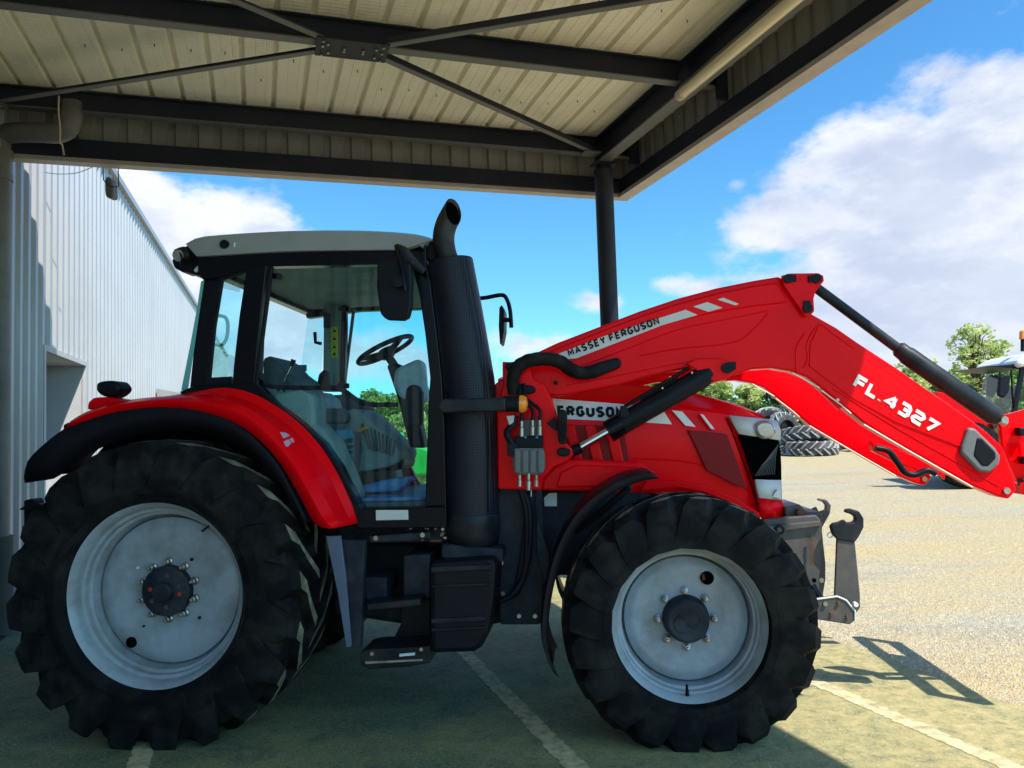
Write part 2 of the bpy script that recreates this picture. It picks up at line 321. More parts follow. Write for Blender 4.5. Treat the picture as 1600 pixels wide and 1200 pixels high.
# stroke lettering
GL = {'M': (1.15, [[(0,0),(0,1),(.5,.25),(1,1),(1,0)]]), 'A': (1.05, [[(0,0),(.5,1),(1,0)], [(.22,.3),(.78,.3)]]),
 'S': (.95, [[(1,1),(0,1),(0,.5),(1,.5),(1,0),(0,0)]]), 'E': (.85, [[(1,1),(0,1),(0,0),(1,0)], [(0,.5),(.9,.5)]]), 'Y': (1.0, [[(0,1),(.5,.5),(1,1)], [(.5,.55),(.5,0)]]),
 'F': (.85, [[(1,1),(0,1),(0,0)], [(0,.5),(.9,.5)]]), 'R': (.95, [[(0,0),(0,1)], [(0,1),(1,1),(1,.45),(.05,.45)], [(.55,.45),(1,0)]]), 'G': (1.0, [[(1,1),(0,1),(0,0),(1,0),(1,.5),(.55,.5)]]),
 'U': (1.0, [[(0,1),(0,0),(1,0),(1,1)]]), 'O': (1.0, [[(.5,1),(0,1),(0,0),(1,0),(1,1),(.5,1)]]), 'N': (1.0, [[(0,0),(0,1),(1,0),(1,1)]]),
 'L': (.8, [[(0,1),(0,0),(1,0)]]), '.': (.12, [[(0,-.02),(0,.06)]]), '4': (.95, [[(.75,0),(.75,1)], [(.72,1),(0,.3),(1,.3)]]), '3': (.9, [[(0,1),(1,1),(1,0),(0,0)], [(.35,.52),(1,.52)]]),
 '2': (.95, [[(0,1),(1,1),(1,.5),(0,.5),(0,0),(1,0)]]), '7': (.9, [[(0,1),(1,1),(.3,0)]]), ' ': (.45, []), '1': (.3, [[(0,.85),(1,1),(1,0)]]), '5': (.95, [[(1,1),(0,1),(0,.55),(1,.55),(1,0),(0,0)]])}
def lettering(mb, text, org, ex, ey, Y, t=0.2, gap=0.28, thick=0.0015, fit=None, mi=0):
    ws = 1.0
    if fit is not None:
        nn_ = sum(1 for c in text if c != ' '); sw_ = sum(GL[c][0] for c in text); ws = (fit + gap - nn_*(t+gap) - (len(text)-nn_)*t*0.5)/sw_
    """org, ex, ey in picture units on the plane Y: baseline start, one cap height along and up"""
    total = 0; adv = []
    for ch in text: adv.append(total); total += GL[ch][0]*ws + (t+gap if ch != ' ' else t*.5)
    k = 1.0
    def conv(x, y, lay): 
        p = P(org[0]+ex[0]*x*k+ey[0]*y, org[1]+ex[1]*x*k+ey[1]*y, Y); return Vector((p.x, Y-lay, p.z))
    lay = 0.0
    for ch, a0 in zip(text, adv):
        wd, strokes = GL[ch]; wd *= ws
        for st in strokes:
            pts = [Vector((t/2+x*wd, t/2+y*(1-t))) for x, y in st]
            if ch in 'SGUO32R' and len(pts) > 2:       # round the corners
                q = [pts[0]]
                for a, b, c in zip(pts, pts[1:], pts[2:]):
                    q += [b+(a-b).normalized()*min(.16, (a-b).length*.45), b+(c-b).normalized()*min(.16, (c-b).length*.45)]
                pts = q+[pts[-1]]
            n = len(pts); Lp = []; Rp = []
            for i in range(n):
                d1 = (pts[i]-pts[i-1]).normalized() if i else None; d2 = (pts[i+1]-pts[i]).normalized() if i < n-1 else None
                if d1 is None: nn = Vector((-d2.y, d2.x)); s = 1
                elif d2 is None: nn = Vector((-d1.y, d1.x)); s = 1
                else:
                    nn = Vector((-(d1+d2).y, (d1+d2).x)); nn = nn.normalized() if nn.length > 1e-5 else Vector((-d1.y, d1.x)); s = min(1.8, 1/max(.3, nn.dot(Vector((-d1.y, d1.x)))))
                Lp.append(pts[i]+nn*t/2*s); Rp.append(pts[i]-nn*t/2*s)
            lay += 0.0003
            v = [conv(a0+p.x, p.y, thick+lay) for p in Lp] + [conv(a0+p.x, p.y, thick+lay) for p in Rp]
            mb.add(v, [(i, i+1, n+i+1, n+i) for i in range(n-1)], mi)
    return mb
def arcpts(cx, cz, r, a0, a1, n): return [(cx+r*math.cos(R_(a0+(a1-a0)*i/(n-1))), cz+r*math.sin(R_(a0+(a1-a0)*i/(n-1)))) for i in range(n)]
# ================================================================ SETTING
def ramp(x, y):
    r = math.hypot(x, y); h = 0.0
    if r > 9: h += 0.023*(r-9) - 0.1*(1-math.exp(-(r-9)/6.0))*0.0
    if r > 60: h += 0.02*(r-60)
    return h
def polar_sheet(name, radii, nseg, zfun, m, inner=True):
    mb = MB(); v = []; f = []
    for r in radii:
        for k in range(nseg):
            a = 2*math.pi*k/nseg; x, y = r*math.cos(a), r*math.sin(a); v.append((x, y, zfun(x, y)))
    for i in range(len(radii)-1):
        for k in range(nseg):
            k2 = (k+1) % nseg; f.append((i*nseg+k, i*nseg+k2, (i+1)*nseg+k2, (i+1)*nseg+k))
    if inner: f.append(tuple(range(nseg)))
    mb.add(v, f); return mb.build(name, m, smooth=True)
def ground_mat():
    m = mat('gravel_yard', (0.42, 0.36, 0.24), 0.95, spec=0.2); t = m.node_tree; b = t.nodes['Principled BSDF']
    tcn = N(t, 'ShaderNodeTexCoord'); ob = tcn.outputs['Object']
    def ns(sc, det=6, ro=0.6, sx=1.0, sy=1.0):
        mp = N(t, 'ShaderNodeMapping'); L(t, ob, mp.inputs[0]); mp.inputs['Scale'].default_value = (sx, sy, 1); n = N(t, 'ShaderNodeTexNoise'); n.inputs['Scale'].default_value = sc; n.inputs['Detail'].default_value = det; n.inputs['Roughness'].default_value = ro
        L(t, mp.outputs[0], n.inputs[0]); return n.outputs[0]
    big = ns(0.35, 6, 0.6, 0.22, 1.2); mid = ns(1.6, 8, 0.7, 0.5, 1.2); fine = ns(30, 8, 0.7)
    vo = N(t, 'ShaderNodeTexVoronoi'); vo.inputs['Scale'].default_value = 62; L(t, ob, vo.inputs['Vector'])
    vo2 = N(t, 'ShaderNodeTexVoronoi'); vo2.inputs['Scale'].default_value = 14; L(t, ob, vo2.inputs['Vector'])
    sp = N(t, 'ShaderNodeSeparateColor'); L(t, vo.outputs['Color'], sp.inputs[0])
    c = mixc(t, maprange(t, big, 0.42, 0.6), (0.42, 0.325, 0.165), (0.35, 0.325, 0.255))
    c = mixc(t, maprange(t, mid, 0.45, 0.7), c, (0.44, 0.32, 0.15))
    c = mixc(t, math_(t, 'MULTIPLY', maprange(t, ns(0.8, 8, 0.7, 0.25, 1.1), 0.52, 0.62), 0.55), c, (0.24, 0.225, 0.19))
    stone = mixc(t, sp.outputs[0], (0.17, 0.155, 0.12), (0.50, 0.46, 0.36))
    c = mixc(t, math_(t, 'MULTIPLY', maprange(t, math_(t, 'ADD', sp.outputs[1], math_(t, 'SUBTRACT', big, 0.5)), 0.55, 0.8), 0.75), c, stone)
    c = mixc(t, math_(t, 'MULTIPLY', maprange(t, fine, 0.5, 0.75), 0.35), c, (0.22, 0.19, 0.13))
    L(t, c, b.inputs['Base Color'])
    h = math_(t, 'ADD', math_(t, 'MULTIPLY', maprange(t, vo.outputs['Distance'], 0, 0.6, 1, 0), 0.5), math_(t, 'MULTIPLY', fine, 0.6))
    h = math_(t, 'ADD', h, math_(t, 'MULTIPLY', maprange(t, vo2.outputs['Distance'], 0, 0.5, 1, 0), 0.5))
    bp = N(t, 'ShaderNodeBump'); bp.inputs['Distance'].default_value = 0.016; L(t, h, bp.inputs['Height']); L(t, bp.outputs[0], b.inputs['Normal'])
    return m
M['gravel'] = ground_mat()
g = polar_sheet('ground', [1, 3, 6, 9, 12, 16, 22, 30, 42, 60, 90, 150, 400, 1500], 96, lambda x, y: ramp(x, y) if math.hypot(x, y) < 100 else ramp(95, 0), M['gravel']); tag(g, kind='structure')
M['grass'] = mat('grass', (0.07, 0.12, 0.025), 0.95, var2=(0.16, 0.19, 0.05), vscale=0.5, bump=0.05, bscale=2)
mb = MB(); v = []; f = []; rad = [44, 60, 90, 140, 300]; ns_ = 72
for r in rad:
    for k in range(ns_+1):
        a = R_(-20 + 220*k/ns_); x, y = r*math.cos(a), r*math.sin(a); v.append((x, y, (ramp(x, y) if r < 100 else ramp(95, 0)+ (r-100)*0.004) + 0.03))
for i in range(len(rad)-1):
    for k in range(ns_): f.append((i*(ns_+1)+k, i*(ns_+1)+k+1, (i+1)*(ns_+1)+k+1, (i+1)*(ns_+1)+k))
tag(mb.add(v, f).build('grass_field', 'grass', smooth=True), kind='structure')
# hills
M['hill'] = mat('wooded_hill', (0.05, 0.09, 0.05), 1.0, var2=(0.12, 0.17, 0.08), vscale=0.02, bump=3.0, bscale=0.05, spec=0.0)
mb = MB(); v = []; f = []; na = 120
for j, (r, k0) in enumerate(((500, 0), (700, .55), (900, 1.0), (1200, .8))):
    for k in range(na+1):
        a = R_(-20+220*k/na); h = k0*(28+16*mnoise.noise(Vector((a*3.1, 1.3, j*.2)))+7*mnoise.noise(Vector((a*11, 4.1, j*.4)))+1.6*mnoise.noise(Vector((a*60, 2, j))))
        v.append((r*math.cos(a), r*math.sin(a), 1.0+h))
for i in range(3):
    for k in range(na): f.append((i*(na+1)+k, i*(na+1)+k+1, (i+1)*(na+1)+k+1, (i+1)*(na+1)+k))
tag(mb.add(v, f).build('hills', 'hill', smooth=True), kind='structure')
# green painted floor of the canopy, ragged towards the gravel
def floor_mat():
    m = mat('green_floor', (0.08, 0.12, 0.085), 0.8, spec=0.25); t = m.node_tree; b = t.nodes['Principled BSDF']
    tcn = N(t, 'ShaderNodeTexCoord'); ob = tcn.outputs['Object']
    def ns(sc, det=7, ro=0.65):
        n = N(t, 'ShaderNodeTexNoise'); n.inputs['Scale'].default_value = sc; n.inputs['Detail'].default_value = det; n.inputs['Roughness'].default_value = ro; L(t, ob, n.inputs[0]); return n.outputs[0]
    c = mixc(t, maprange(t, ns(0.9), 0.4, 0.62), (0.105, 0.14, 0.072), (0.26, 0.235, 0.10))
    c = mixc(t, maprange(t, ns(3.5), 0.5, 0.75), c, (0.05, 0.085, 0.065))
    sp = N(t, 'ShaderNodeTexVoronoi'); sp.inputs['Scale'].default_value = 120; L(t, ob, sp.inputs['Vector'])
    s2 = N(t, 'ShaderNodeSeparateColor'); L(t, sp.outputs['Color'], s2.inputs[0])
    c = mixc(t, math_(t, 'MULTIPLY', maprange(t, s2.outputs[0], 0.6, 1.0), 0.5), c, (0.34, 0.34, 0.25))
    c = mixc(t, math_(t, 'MULTIPLY', maprange(t, s2.outputs[1], 0.75, 1.0), 0.5), c, (0.02, 0.04, 0.03))
    v3 = N(t, 'ShaderNodeTexVoronoi'); v3.inputs['Scale'].default_value = 34; L(t, ob, v3.inputs['Vector']); s3 = N(t, 'ShaderNodeSeparateColor'); L(t, v3.outputs['Color'], s3.inputs[0])
    c = mixc(t, math_(t, 'MULTIPLY', math_(t, 'MULTIPLY', maprange(t, s3.outputs[0], 0.86, 0.90), maprange(t, v3.outputs['Distance'], 0.12, 0.3, 1, 0)), 0.7), c, (0.32, 0.33, 0.25))
    c = mixc(t, math_(t, 'MULTIPLY', maprange(t, ns(1.7, 9, 0.75), 0.56, 0.68), 0.6), c, (0.028, 0.042, 0.034))
    # sand carried in from the yard lies thicker near the edge of the floor
    du = N(t, 'ShaderNodeVectorMath', operation='DOT_PRODUCT'); L(t, ob, du.inputs[0]); du.inputs[1].default_value = cu
    e = maprange(t, math_(t, 'ADD', du.outputs['Value'], math_(t, 'MULTIPLY', math_(t, 'SUBTRACT', ns(2.2), 0.5), 2.2)), 0.8, 3.5)
    e = math_(t, 'MULTIPLY', e, maprange(t, ns(11, 9, 0.75), 0.34, 0.60))
    c = mixc(t, math_(t, 'MULTIPLY', maprange(t, ns(24, 8, 0.8), 0.50, 0.66), 0.45), c, (0.25, 0.25, 0.16))
    c = mixc(t, math_(t, 'MULTIPLY', e, 0.92), c, (0.44, 0.36, 0.17))
    L(t, c, b.inputs['Base Color'])
    bp = N(t, 'ShaderNodeBump'); bp.inputs['Distance'].default_value = 0.004; L(t, math_(t, 'ADD', s2.outputs[2], ns(60)), bp.inputs['Height']); L(t, bp.outputs[0], b.inputs['Normal'])
    return m
M['floor'] = floor_mat()
pts = []
n = 160
for i in range(n+1):
    vv = -4 + 15.5*i/n; pts.append((4.12+0.10*mnoise.noise(Vector((vv*1.7, 0, 0)))+0.06*mnoise.noise(Vector((vv*7, 3, 0))), vv))
for i in range(60): 
    uu = 4.1-6.8*i/60; pts.append((uu, 11.5+0.08*mnoise.noise(Vector((uu*2, 5, 0)))))
pts += [(-2.62, 11.5), (-2.62, -4)]
mb = MB(); mb.add([C(a, b, 0.004) for a, b in pts], [tuple(range(len(pts)))]); tag(mb.build('floor', 'floor'), kind='structure')
M['line'] = mat('worn_line_paint', (0.56, 0.46, 0.27), 0.85, var2=(0.20, 0.19, 0.11), vscale=14, spec=0.2)
for (u0, va, vb) in ((3.36, 2.2, 8.4), (1.46, 1.0, 8.4), (-0.62, 1.0, 8.4)):
    mb = MB(); a = []; b = []; k = 420
    for i in range(k+1):
        vv = va+(vb-va)*i/k; e = lambda s: 0.006*mnoise.noise(Vector((vv*5, s, u0)))+0.016*mnoise.noise(Vector((vv*70, s, u0)))
        a.append(C(u0-0.055+e(1), vv, 0.0065)); b.append(C(u0+0.055+e(5), vv, 0.0065))
    mb.loft([a, b]); tag(mb.build('parking_line', 'line'), kind='structure')
# loose stones on the yard and swept against the floor (nobody could count them)
rs = random.Random(3); mb = MB()
def stone(x, y, z, s):
    a = rs.random()*6.3; v = []
    for (dx, dy, dz) in ((1,0,0),(0,.8,0),(-1,0,0),(0,-.8,0),(0.1,0.1,.7)):
        k = s*(0.7+0.6*rs.random()); v.append((x+(dx*math.cos(a)-dy*math.sin(a))*k, y+(dx*math.sin(a)+dy*math.cos(a))*k, z+dz*k))
    mb.add(v, [(0,1,4),(1,2,4),(2,3,4),(3,0,4)])
for i in range(14000):
    px_, py_ = rs.uniform(1180, 1660), 720+490*rs.random()**0.75
    q = G(px_, py_); u_ = q.dot(cu)
    if u_ < 4.1 and rs.random() < 0.93: continue
    if q.y > 30: continue
    stone(q.x, q.y, ramp(q.x, q.y)-0.002, rs.uniform(0.004, 0.013)*(1+0.04*q.y))
for i in range(260):
    q = C(rs.uniform(-1.5, 4), rs.uniform(2.6, 8), 0.004); stone(q.x, q.y, 0.003, rs.uniform(0.002, 0.005))
M['stone'] = mat('loose_stone', (0.46, 0.41, 0.31), 0.9, var2=(0.28, 0.25, 0.19), vscale=3, spec=0.2)
tag(mb.build('loose_gravel', 'stone'), kind='stuff')

# ---------------------------------------------------------------- canopy
KC = 0.97                                  # canopy plan and heights are scaled about the camera by this
def hz(z): return 4.395 + (z-4.48)*KC         # heights scaled about camera height, written from the lower edge of the fascia
def Cc(u, v, z): return C(u*KC, v*KC, hz(z))
can = root('open_canopy', C(3.80*KC, 8.19*KC, 0), 'dark steel canopy with cream ribbed roof over the tractor', 'canopy')
UL, VN = -2.55, 0.5
def beam(name, p0, p1, wd, ht, z0, tf=0.012, tw=0.01, parent=can, m='frame'):
    """I-beam from p0 to p1 in canopy coordinates, bottom at z0"""
    a = C(p0[0]*KC, p0[1]*KC, 0); b = C(p1[0]*KC, p1[1]*KC, 0); d = (b-a).normalized(); s = Vector((-d.y, d.x, 0)); L_ = (b-a).length
    mb = MB(lambda q: a + d*q.x + s*q.y*KC + Vector((0, 0, hz(q.z))))
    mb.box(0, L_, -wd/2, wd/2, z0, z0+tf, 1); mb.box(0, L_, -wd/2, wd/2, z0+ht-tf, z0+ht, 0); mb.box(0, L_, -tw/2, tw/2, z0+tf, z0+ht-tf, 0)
    return mb.build(name, [m, 'frame_l'], parent)
for vv in (8.19, 6.28, 4.37, 2.46, 0.85): beam('cross_beam', (UL, vv), (3.70, vv), 0.10, 0.20, 4.80)
for vv in (8.19, 6.28, 4.37, 2.46, 0.85): beam('outrigger', (3.85, vv), (4.16, vv), 0.09, 0.17, 4.80)
beam('main_beam', (3.78, VN), (3.78, 8.35), 0.15, 0.29, 4.71, 0.016)
beam('main_beam', (-2.45, VN), (-2.45, 8.35), 0.15, 0.29, 4.71, 0.016)
# ribbed roof sheet: wide pans between narrow ribs, stiffening creases in each pan
prof = []; pitch = 0.28; u = UL-0.05
while u < 4.2:
    prof += [(u, 5.015), (u+0.075, 5.015), (u+0.079, 5.019), (u+0.085, 5.015), (u+0.165, 5.015), (u+0.171, 5.019), (u+0.177, 5.015), (u+0.215, 5.015), (u+0.228, 5.055), (u+0.262, 5.055), (u+0.275, 5.015)]; u += pitch
mb = MB(); mb.loft([[Cc(a, VN, z) for a, z in prof], [Cc(a, 8.55, z) for a, z in prof]])
rf = mb.build('roof_sheet', 'cream', can, solid=0.004)
rs = random.Random(5); u = UL+0.06; scr = None
while u < 3.6:
    for vv in (7.3, 5.35, 3.4):
        if rs.random() < .15: continue
        q = Cc(u+rs.uniform(-.02, .02), vv+rs.uniform(-.25, .25), 5.014)
        if scr is None:
            scr = MB().tube([(0, 0, 0.0), (0.005, -0.01, -0.03)], 0.004, 6).build('roof_screw', 'frame', can); sc_ = scr
        else: sc_ = scr.copy(); col.objects.link(sc_)
        sc_.location = q
    u += pitch
# upper deck that closes the roof above
MB(lambda q: Cc(q.x, q.y, q.z)).box(UL-0.1, 4.2, VN, 8.56, 5.10, 5.2).build('roof_deck', 'clad', can)
# fascia: ribbed cladding on rails
def fascia(fn, a0, a1):
    pr = []; a = a0
    while a < a1-0.2:
        pr += [(a, 0), (a+0.12, 0), (a+0.135, 0.03), (a+0.2, 0.03), (a+0.215, 0)]; a += 0.222
    pr.append((a1, 0))
    mb = MB(); mb.loft([[fn(q, r, 4.50) for q, r in pr], [fn(q, r, 5.32) for q, r in pr]]); return mb.build('fascia_cladding', 'clad', can, solid=0.004)
fascia(lambda a, r, z: Cc(a, 8.58+r, z), UL, 4.25); fascia(lambda a, r, z: Cc(4.23+r, a, z), VN, 8.60); fascia(lambda a, r, z: Cc(a, VN-.03-r, z), UL, 4.25)
def ubox(name, u0, u1, v0, v1, z0, z1, m, par=can, bevel=0.0): return MB(lambda q: Cc(q.x, q.y, q.z)).box(u0, u1, v0, v1, z0, z1).build(name, m, par, bevel=bevel)
ubox('fascia_rail', UL, 4.16, 8.50, 8.565, 4.487, 4.66, 'frame'); ubox('fascia_rail', 4.165, 4.225, VN, 8.565, 4.487, 4.66, 'frame')
ubox('fascia_cap', UL, 4.15, 8.53, 8.66, 4.44, 4.484, 'cap'); ubox('fascia_cap', 4.153, 4.31, VN, 8.66, 4.44, 4.484, 'cap')
ubox('fascia_coping', UL, 4.19, 8.52, 8.66, 5.325, 5.36, 'frame'); ubox('fascia_coping', 4.195, 4.31, VN, 8.66, 5.325, 5.36, 'frame')
for vv in (8.0, 6.2, 4.3): ubox('fascia_bracket', 4.05, 4.16, vv-0.02, vv+0.02, 4.66, 4.97, 'frame')
# angle-iron braces in the plane of the lower flanges, meeting at a bolted plate
def brace(p0, p1):
    a = C(p0[0]*KC, p0[1]*KC, 0); b = C(p1[0]*KC, p1[1]*KC, 0); d = (b-a).normalized(); s = Vector((-d.y, d.x, 0)); L_ = (b-a).length
    mb = MB(lambda q: a + d*q.x + s*q.y*KC + Vector((0, 0, hz(q.z))))
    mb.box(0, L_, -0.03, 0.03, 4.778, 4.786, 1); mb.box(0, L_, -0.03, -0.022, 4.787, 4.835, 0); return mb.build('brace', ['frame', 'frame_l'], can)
gc = (0.75, 6.27)
for e, st in (((3.62, 8.06), (1.02, 6.40)), ((-2.32, 8.09), (0.48, 6.39)), ((3.70, 4.45), (1.01, 6.16)), ((-2.32, 4.45), (0.50, 6.16))): brace(st, e)
gp = MB(lambda q: Cc(q.x, q.y, q.z)).box(0.46, 1.03, 6.12, 6.43, 4.764, 4.776).build('gusset_plate', 'frame', can, bevel=0.004)
for (a, b) in ((.51,6.16),(.55,6.2),(.51,6.24),(.51,6.39),(.56,6.34),(.98,6.16),(.93,6.2),(.98,6.26),(.98,6.39),(.93,6.34),(.68,6.25),(.68,6.29),(.83,6.25),(.83,6.29)):
    MB().cyl(Cc(a, b, 4.764), (0, 0, -1), 0.011, 0.014, 6).build('bolt', 'steel', gp)
for uu, vv in ((3.60, 8.08), (-2.25, 8.10)):
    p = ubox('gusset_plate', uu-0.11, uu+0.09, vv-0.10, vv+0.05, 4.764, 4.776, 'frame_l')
    for k in range(3): MB().cyl(Cc(uu-0.07+0.06*k, vv-0.04, 4.764), (0, 0, -1), 0.010, 0.012, 6).build('bolt', 'steel', p)
def column(u0):
    q = C(u0*KC, 8.19*KC, 0)
    mb = MB(); mb.latez((q.x, q.y), [(0.0, 0.0), (0.101, 0.0), (0.101, hz(4.60)), (0.109, hz(4.61)), (0.109, hz(4.63)), (0, hz(4.63))], 40); c = mb.build('column', 'frame', can, smooth=True)
    MB(lambda q: Cc(q.x, q.y, q.z)).box(u0-0.06, u0+0.06, 8.12, 8.26, 4.63, 4.709).box(u0-0.13, u0+0.13, 8.1, 8.28, 4.69, 4.708).build('head_block', 'frame', c)
    MB(lambda q: C(q.x, q.y, q.z)).box(u0*KC-0.19, u0*KC+0.19, 8.19*KC-.19, 8.19*KC+.19, 0.004, 0.025).build('base_plate', 'frame', c)
column(3.80); column(-2.42)
# tube light under the main beam
a = G(1065, 147, hz(4.66)); b = G(1255, -13, hz(4.66)); d = (b-a).normalized()
tl = root('tube_light', a, 'long yellowed batten lamp fixed under the right main beam', 'lamp')
MB().tube([a, a+d*0.02, b], [0.037, 0.047, 0.047], 20).build('diffuser', 'tubel', tl, smooth=True)
MB().tube([a-d*0.05, a-d*0.045, a, a+d*0.03], [0.022, 0.046, 0.05, 0.05], 20).build('end_cap', 'cord', tl, smooth=True)
mb = MB(); s = Vector((-d.y, d.x, 0))*1.0
mb.add([a+s*-.02+Vector((0,0,.045)), a+s*.02+Vector((0,0,.045)), b+s*.02+Vector((0,0,.045)), b+s*-.02+Vector((0,0,.045)), a+s*-.02+Vector((0,0,.07)), a+s*.02+Vector((0,0,.07)), b+s*.02+Vector((0,0,.07)), b+s*-.02+Vector((0,0,.07))], [(0,1,2,3),(4,7,6,5),(0,4,5,1),(1,5,6,2),(2,6,7,3),(3,7,4,0)]); mb.build('housing', 'frame_l', tl)
# rain pipe from the gutter: elbow, level run, elbow, drop
Zp = 6.7
dp = root('downpipe', P(2, 1000, Zp), 'thick grey plastic rain pipe with two elbows at the left column', 'pipe')
r = 0.100
path = smooth_line([P(112, 160, Zp), P(112, 183, Zp), P(106, 200, Zp), P(88, 208, Zp), P(60, 207, Zp), P(20, 208, Zp), P(2, 214, Zp), P(-1, 240, Zp)], 6)
MB().tube(path, 0.092, 24).build('elbow_run', 'pvc', dp, smooth=True)
x0 = P(-1, 240, Zp).x
MB().tube([Vector((x0, Zp, P(0, 240, Zp).z)), Vector((x0, Zp, P(0, 842, Zp).z))], r, 28).build('drop_pipe', 'pvc', dp, smooth=True)
for py in (240, 277): 
    z = P(0, py, Zp).z; MB().tube([Vector((x0, Zp, z-0.03)), Vector((x0, Zp, z+0.03))], r+0.012, 28).build('pipe_collar', 'pvc', dp, smooth=True)
z1 = P(0, 838, Zp).z
MB().tube([Vector((x0, Zp, 0.0)), Vector((x0, Zp, z1))], r+0.035, 28).build('base_sleeve', 'sleeve', dp, smooth=True)
c_ = root('hanging_cord', P(93, 153, 6.4), 'pale cord hanging from the brace over the pipe elbow', 'cord')
MB().tube(smooth_line([P(92, 150, 6.5), P(91.5, 175, 6.5), P(94, 200, 6.5), P(94, 222, 6.5), P(97, 226, 6.58), P(100, 242, 6.6)], 5), 0.008, 8).build('cord_strand', 'cord', c_, smooth=True)
# floodlight on wire hangers under the far fascia
Yl = Cc(0, 8.6, 0).y
fl = root('floodlight', P(168, 300, 7.8), 'small grey camera-like lamp hung on wires below the canopy edge', 'lamp')
Ylp = 7.25
body = smooth_line([(163, 285), (165, 277), (169, 276), (174, 283), (176, 300), (175, 308), (169, 309), (164, 304)], 4, closed=True)
MB().px([tuple(q) for q in body], Ylp, Ylp+0.1).build('lamp_body', 'pvc', fl, bevel=0.02, smooth=50)
MB().tube([P(161, 255, Ylp), P(161.5, 281, Ylp), P(172, 292, Ylp), P(184, 292, Ylp), P(185.5, 289, Ylp), P(184.5, 258, Ylp)], 0.005, 6).build('wire_hanger', 'frame', fl)
for x in (160, 185): MB().px([(x-6, 253), (x+6, 254), (x+6, 259), (x-6, 258)], Ylp, Ylp+0.08).build('hanger_foot', 'frame', fl, bevel=0.004)
cb = root('slack_cable', P(35, 252, 8.0), 'thin slack cable drooping in front of the ribbed wall', 'cable')
MB().tube(smooth_line([P(24, 249, 7.9), P(50, 262, 7.9), P(80, 271, 7.9), P(115, 271, 7.9), P(135, 265, 7.9), P(148, 259, 7.9)], 6), 0.004, 6).build('cable_strand', 'frame_l', cb)

# ---------------------------------------------------------------- white ribbed hall at the left
wd = ray(440, 689); wd.z = 0; wd.normalize(); wn = Vector((wd.y, -wd.x, 0)); WB = C(-2.20, 9.5, 0)
def W(s, n, z): return WB + wd*s + wn*n + Vector((0, 0, z))
def onwall(px, py, n=0.0):
    d = ray(px, py); t = ((WB + wn*n - EYE).dot(wn))/d.dot(wn); p = EYE+d*t; return (p-WB).dot(wd), p.z
hall = root('warehouse', W(0, 0, 0), 'long white ribbed metal warehouse wall with a recessed doorway', 'building')
ztop = 0.5*(onwall(200, 318)[1]+onwall(290, 457)[1]); s1 = round(onwall(130, 573)[0]/0.25)*0.25+0.06; zdoor = onwall(65, 548)[1]
def ribbed(name, sa, sb, za, zb):
    pr = []; p = 0.25; k = math.floor((sa+12)/p); s = -12+k*p
    while s < sb:
        for ds, n_ in ((0.0, 0.0), (0.13, 0.0), (0.155, 0.035), (0.225, 0.035), (0.2499, 0.0)):
            if sa-1e-6 <= s+ds <= sb+1e-6: pr.append((s+ds, n_))
        s += p
    if pr[0][0] > sa+1e-4: pr.insert(0, (sa, 0.0))
    if pr[-1][0] < sb-1e-4: pr.append((sb, 0.0))
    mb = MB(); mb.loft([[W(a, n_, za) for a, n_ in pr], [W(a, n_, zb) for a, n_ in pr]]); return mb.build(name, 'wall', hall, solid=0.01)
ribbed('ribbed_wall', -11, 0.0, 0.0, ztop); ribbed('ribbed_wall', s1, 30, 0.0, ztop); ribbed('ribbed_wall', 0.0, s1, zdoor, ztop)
def wbox(name, s0, s1_, n0, n1, z0, z1, m, par, bevel=0): return MB(lambda q: W(q.x, q.y, q.z)).box(s0, s1_, n0, n1, z0, z1).build(name, m, par, bevel=bevel)
wbox('roof_trim', -11, 30.05, -0.3, 0.09, ztop, ztop+0.10, 'roofg', hall)
wbox('doorway_lining', -0.06, 0.0, -0.45, 0.045, 0, zdoor+0.06, 'wallin', hall); wbox('doorway_lining', s1, s1+0.06, -0.45, 0.045, 0, zdoor+0.06, 'wallin', hall); wbox('doorway_lining', 0.002, s1-0.002, -0.45, 0.045, zdoor, zdoor+0.06, 'wallin', hall)
dr = wbox('door', 0.0, s1, -0.47, -0.43, 0, zdoor, 'door', hall)
for a, b in ((0.02, 0.12), (0.95, 1.05), (s1-0.12, s1-0.02)): wbox('door_frame', a, b, -0.429, -0.40, 0, zdoor, 'wallin', dr)
wbox('door_frame', 0.122, 0.948, -0.429, -0.40, zdoor-0.12, zdoor-0.01, 'wallin', dr)
wbox('door_handle', 0.86, 0.89, -0.429, -0.36, 1.0, 1.16, 'steel', dr)
wbox('hall_body', -11, 30, -12, -0.5, 0, ztop-0.05, 'wallin', hall)
sA, zA = onwall(250, 611)
mb = MB(lambda q: W(q.x, q.y, q.z)); mb.add([(sA-0.8, 0.05, zA), (sA+0.8, 0.05, zA), (sA+0.8, 0.6, zA-0.12), (sA-0.8, 0.6, zA-0.12), (sA-0.8, 0.05, zA-0.2), (sA+0.8, 0.05, zA-0.2), (sA+0.8, 0.6, zA-0.16), (sA-0.8, 0.6, zA-0.16)], [(0,1,2,3),(4,7,6,5),(0,4,5,1),(1,5,6,2),(2,6,7,3),(3,7,4,0)]); mb.build('awning', 'clad', hall)
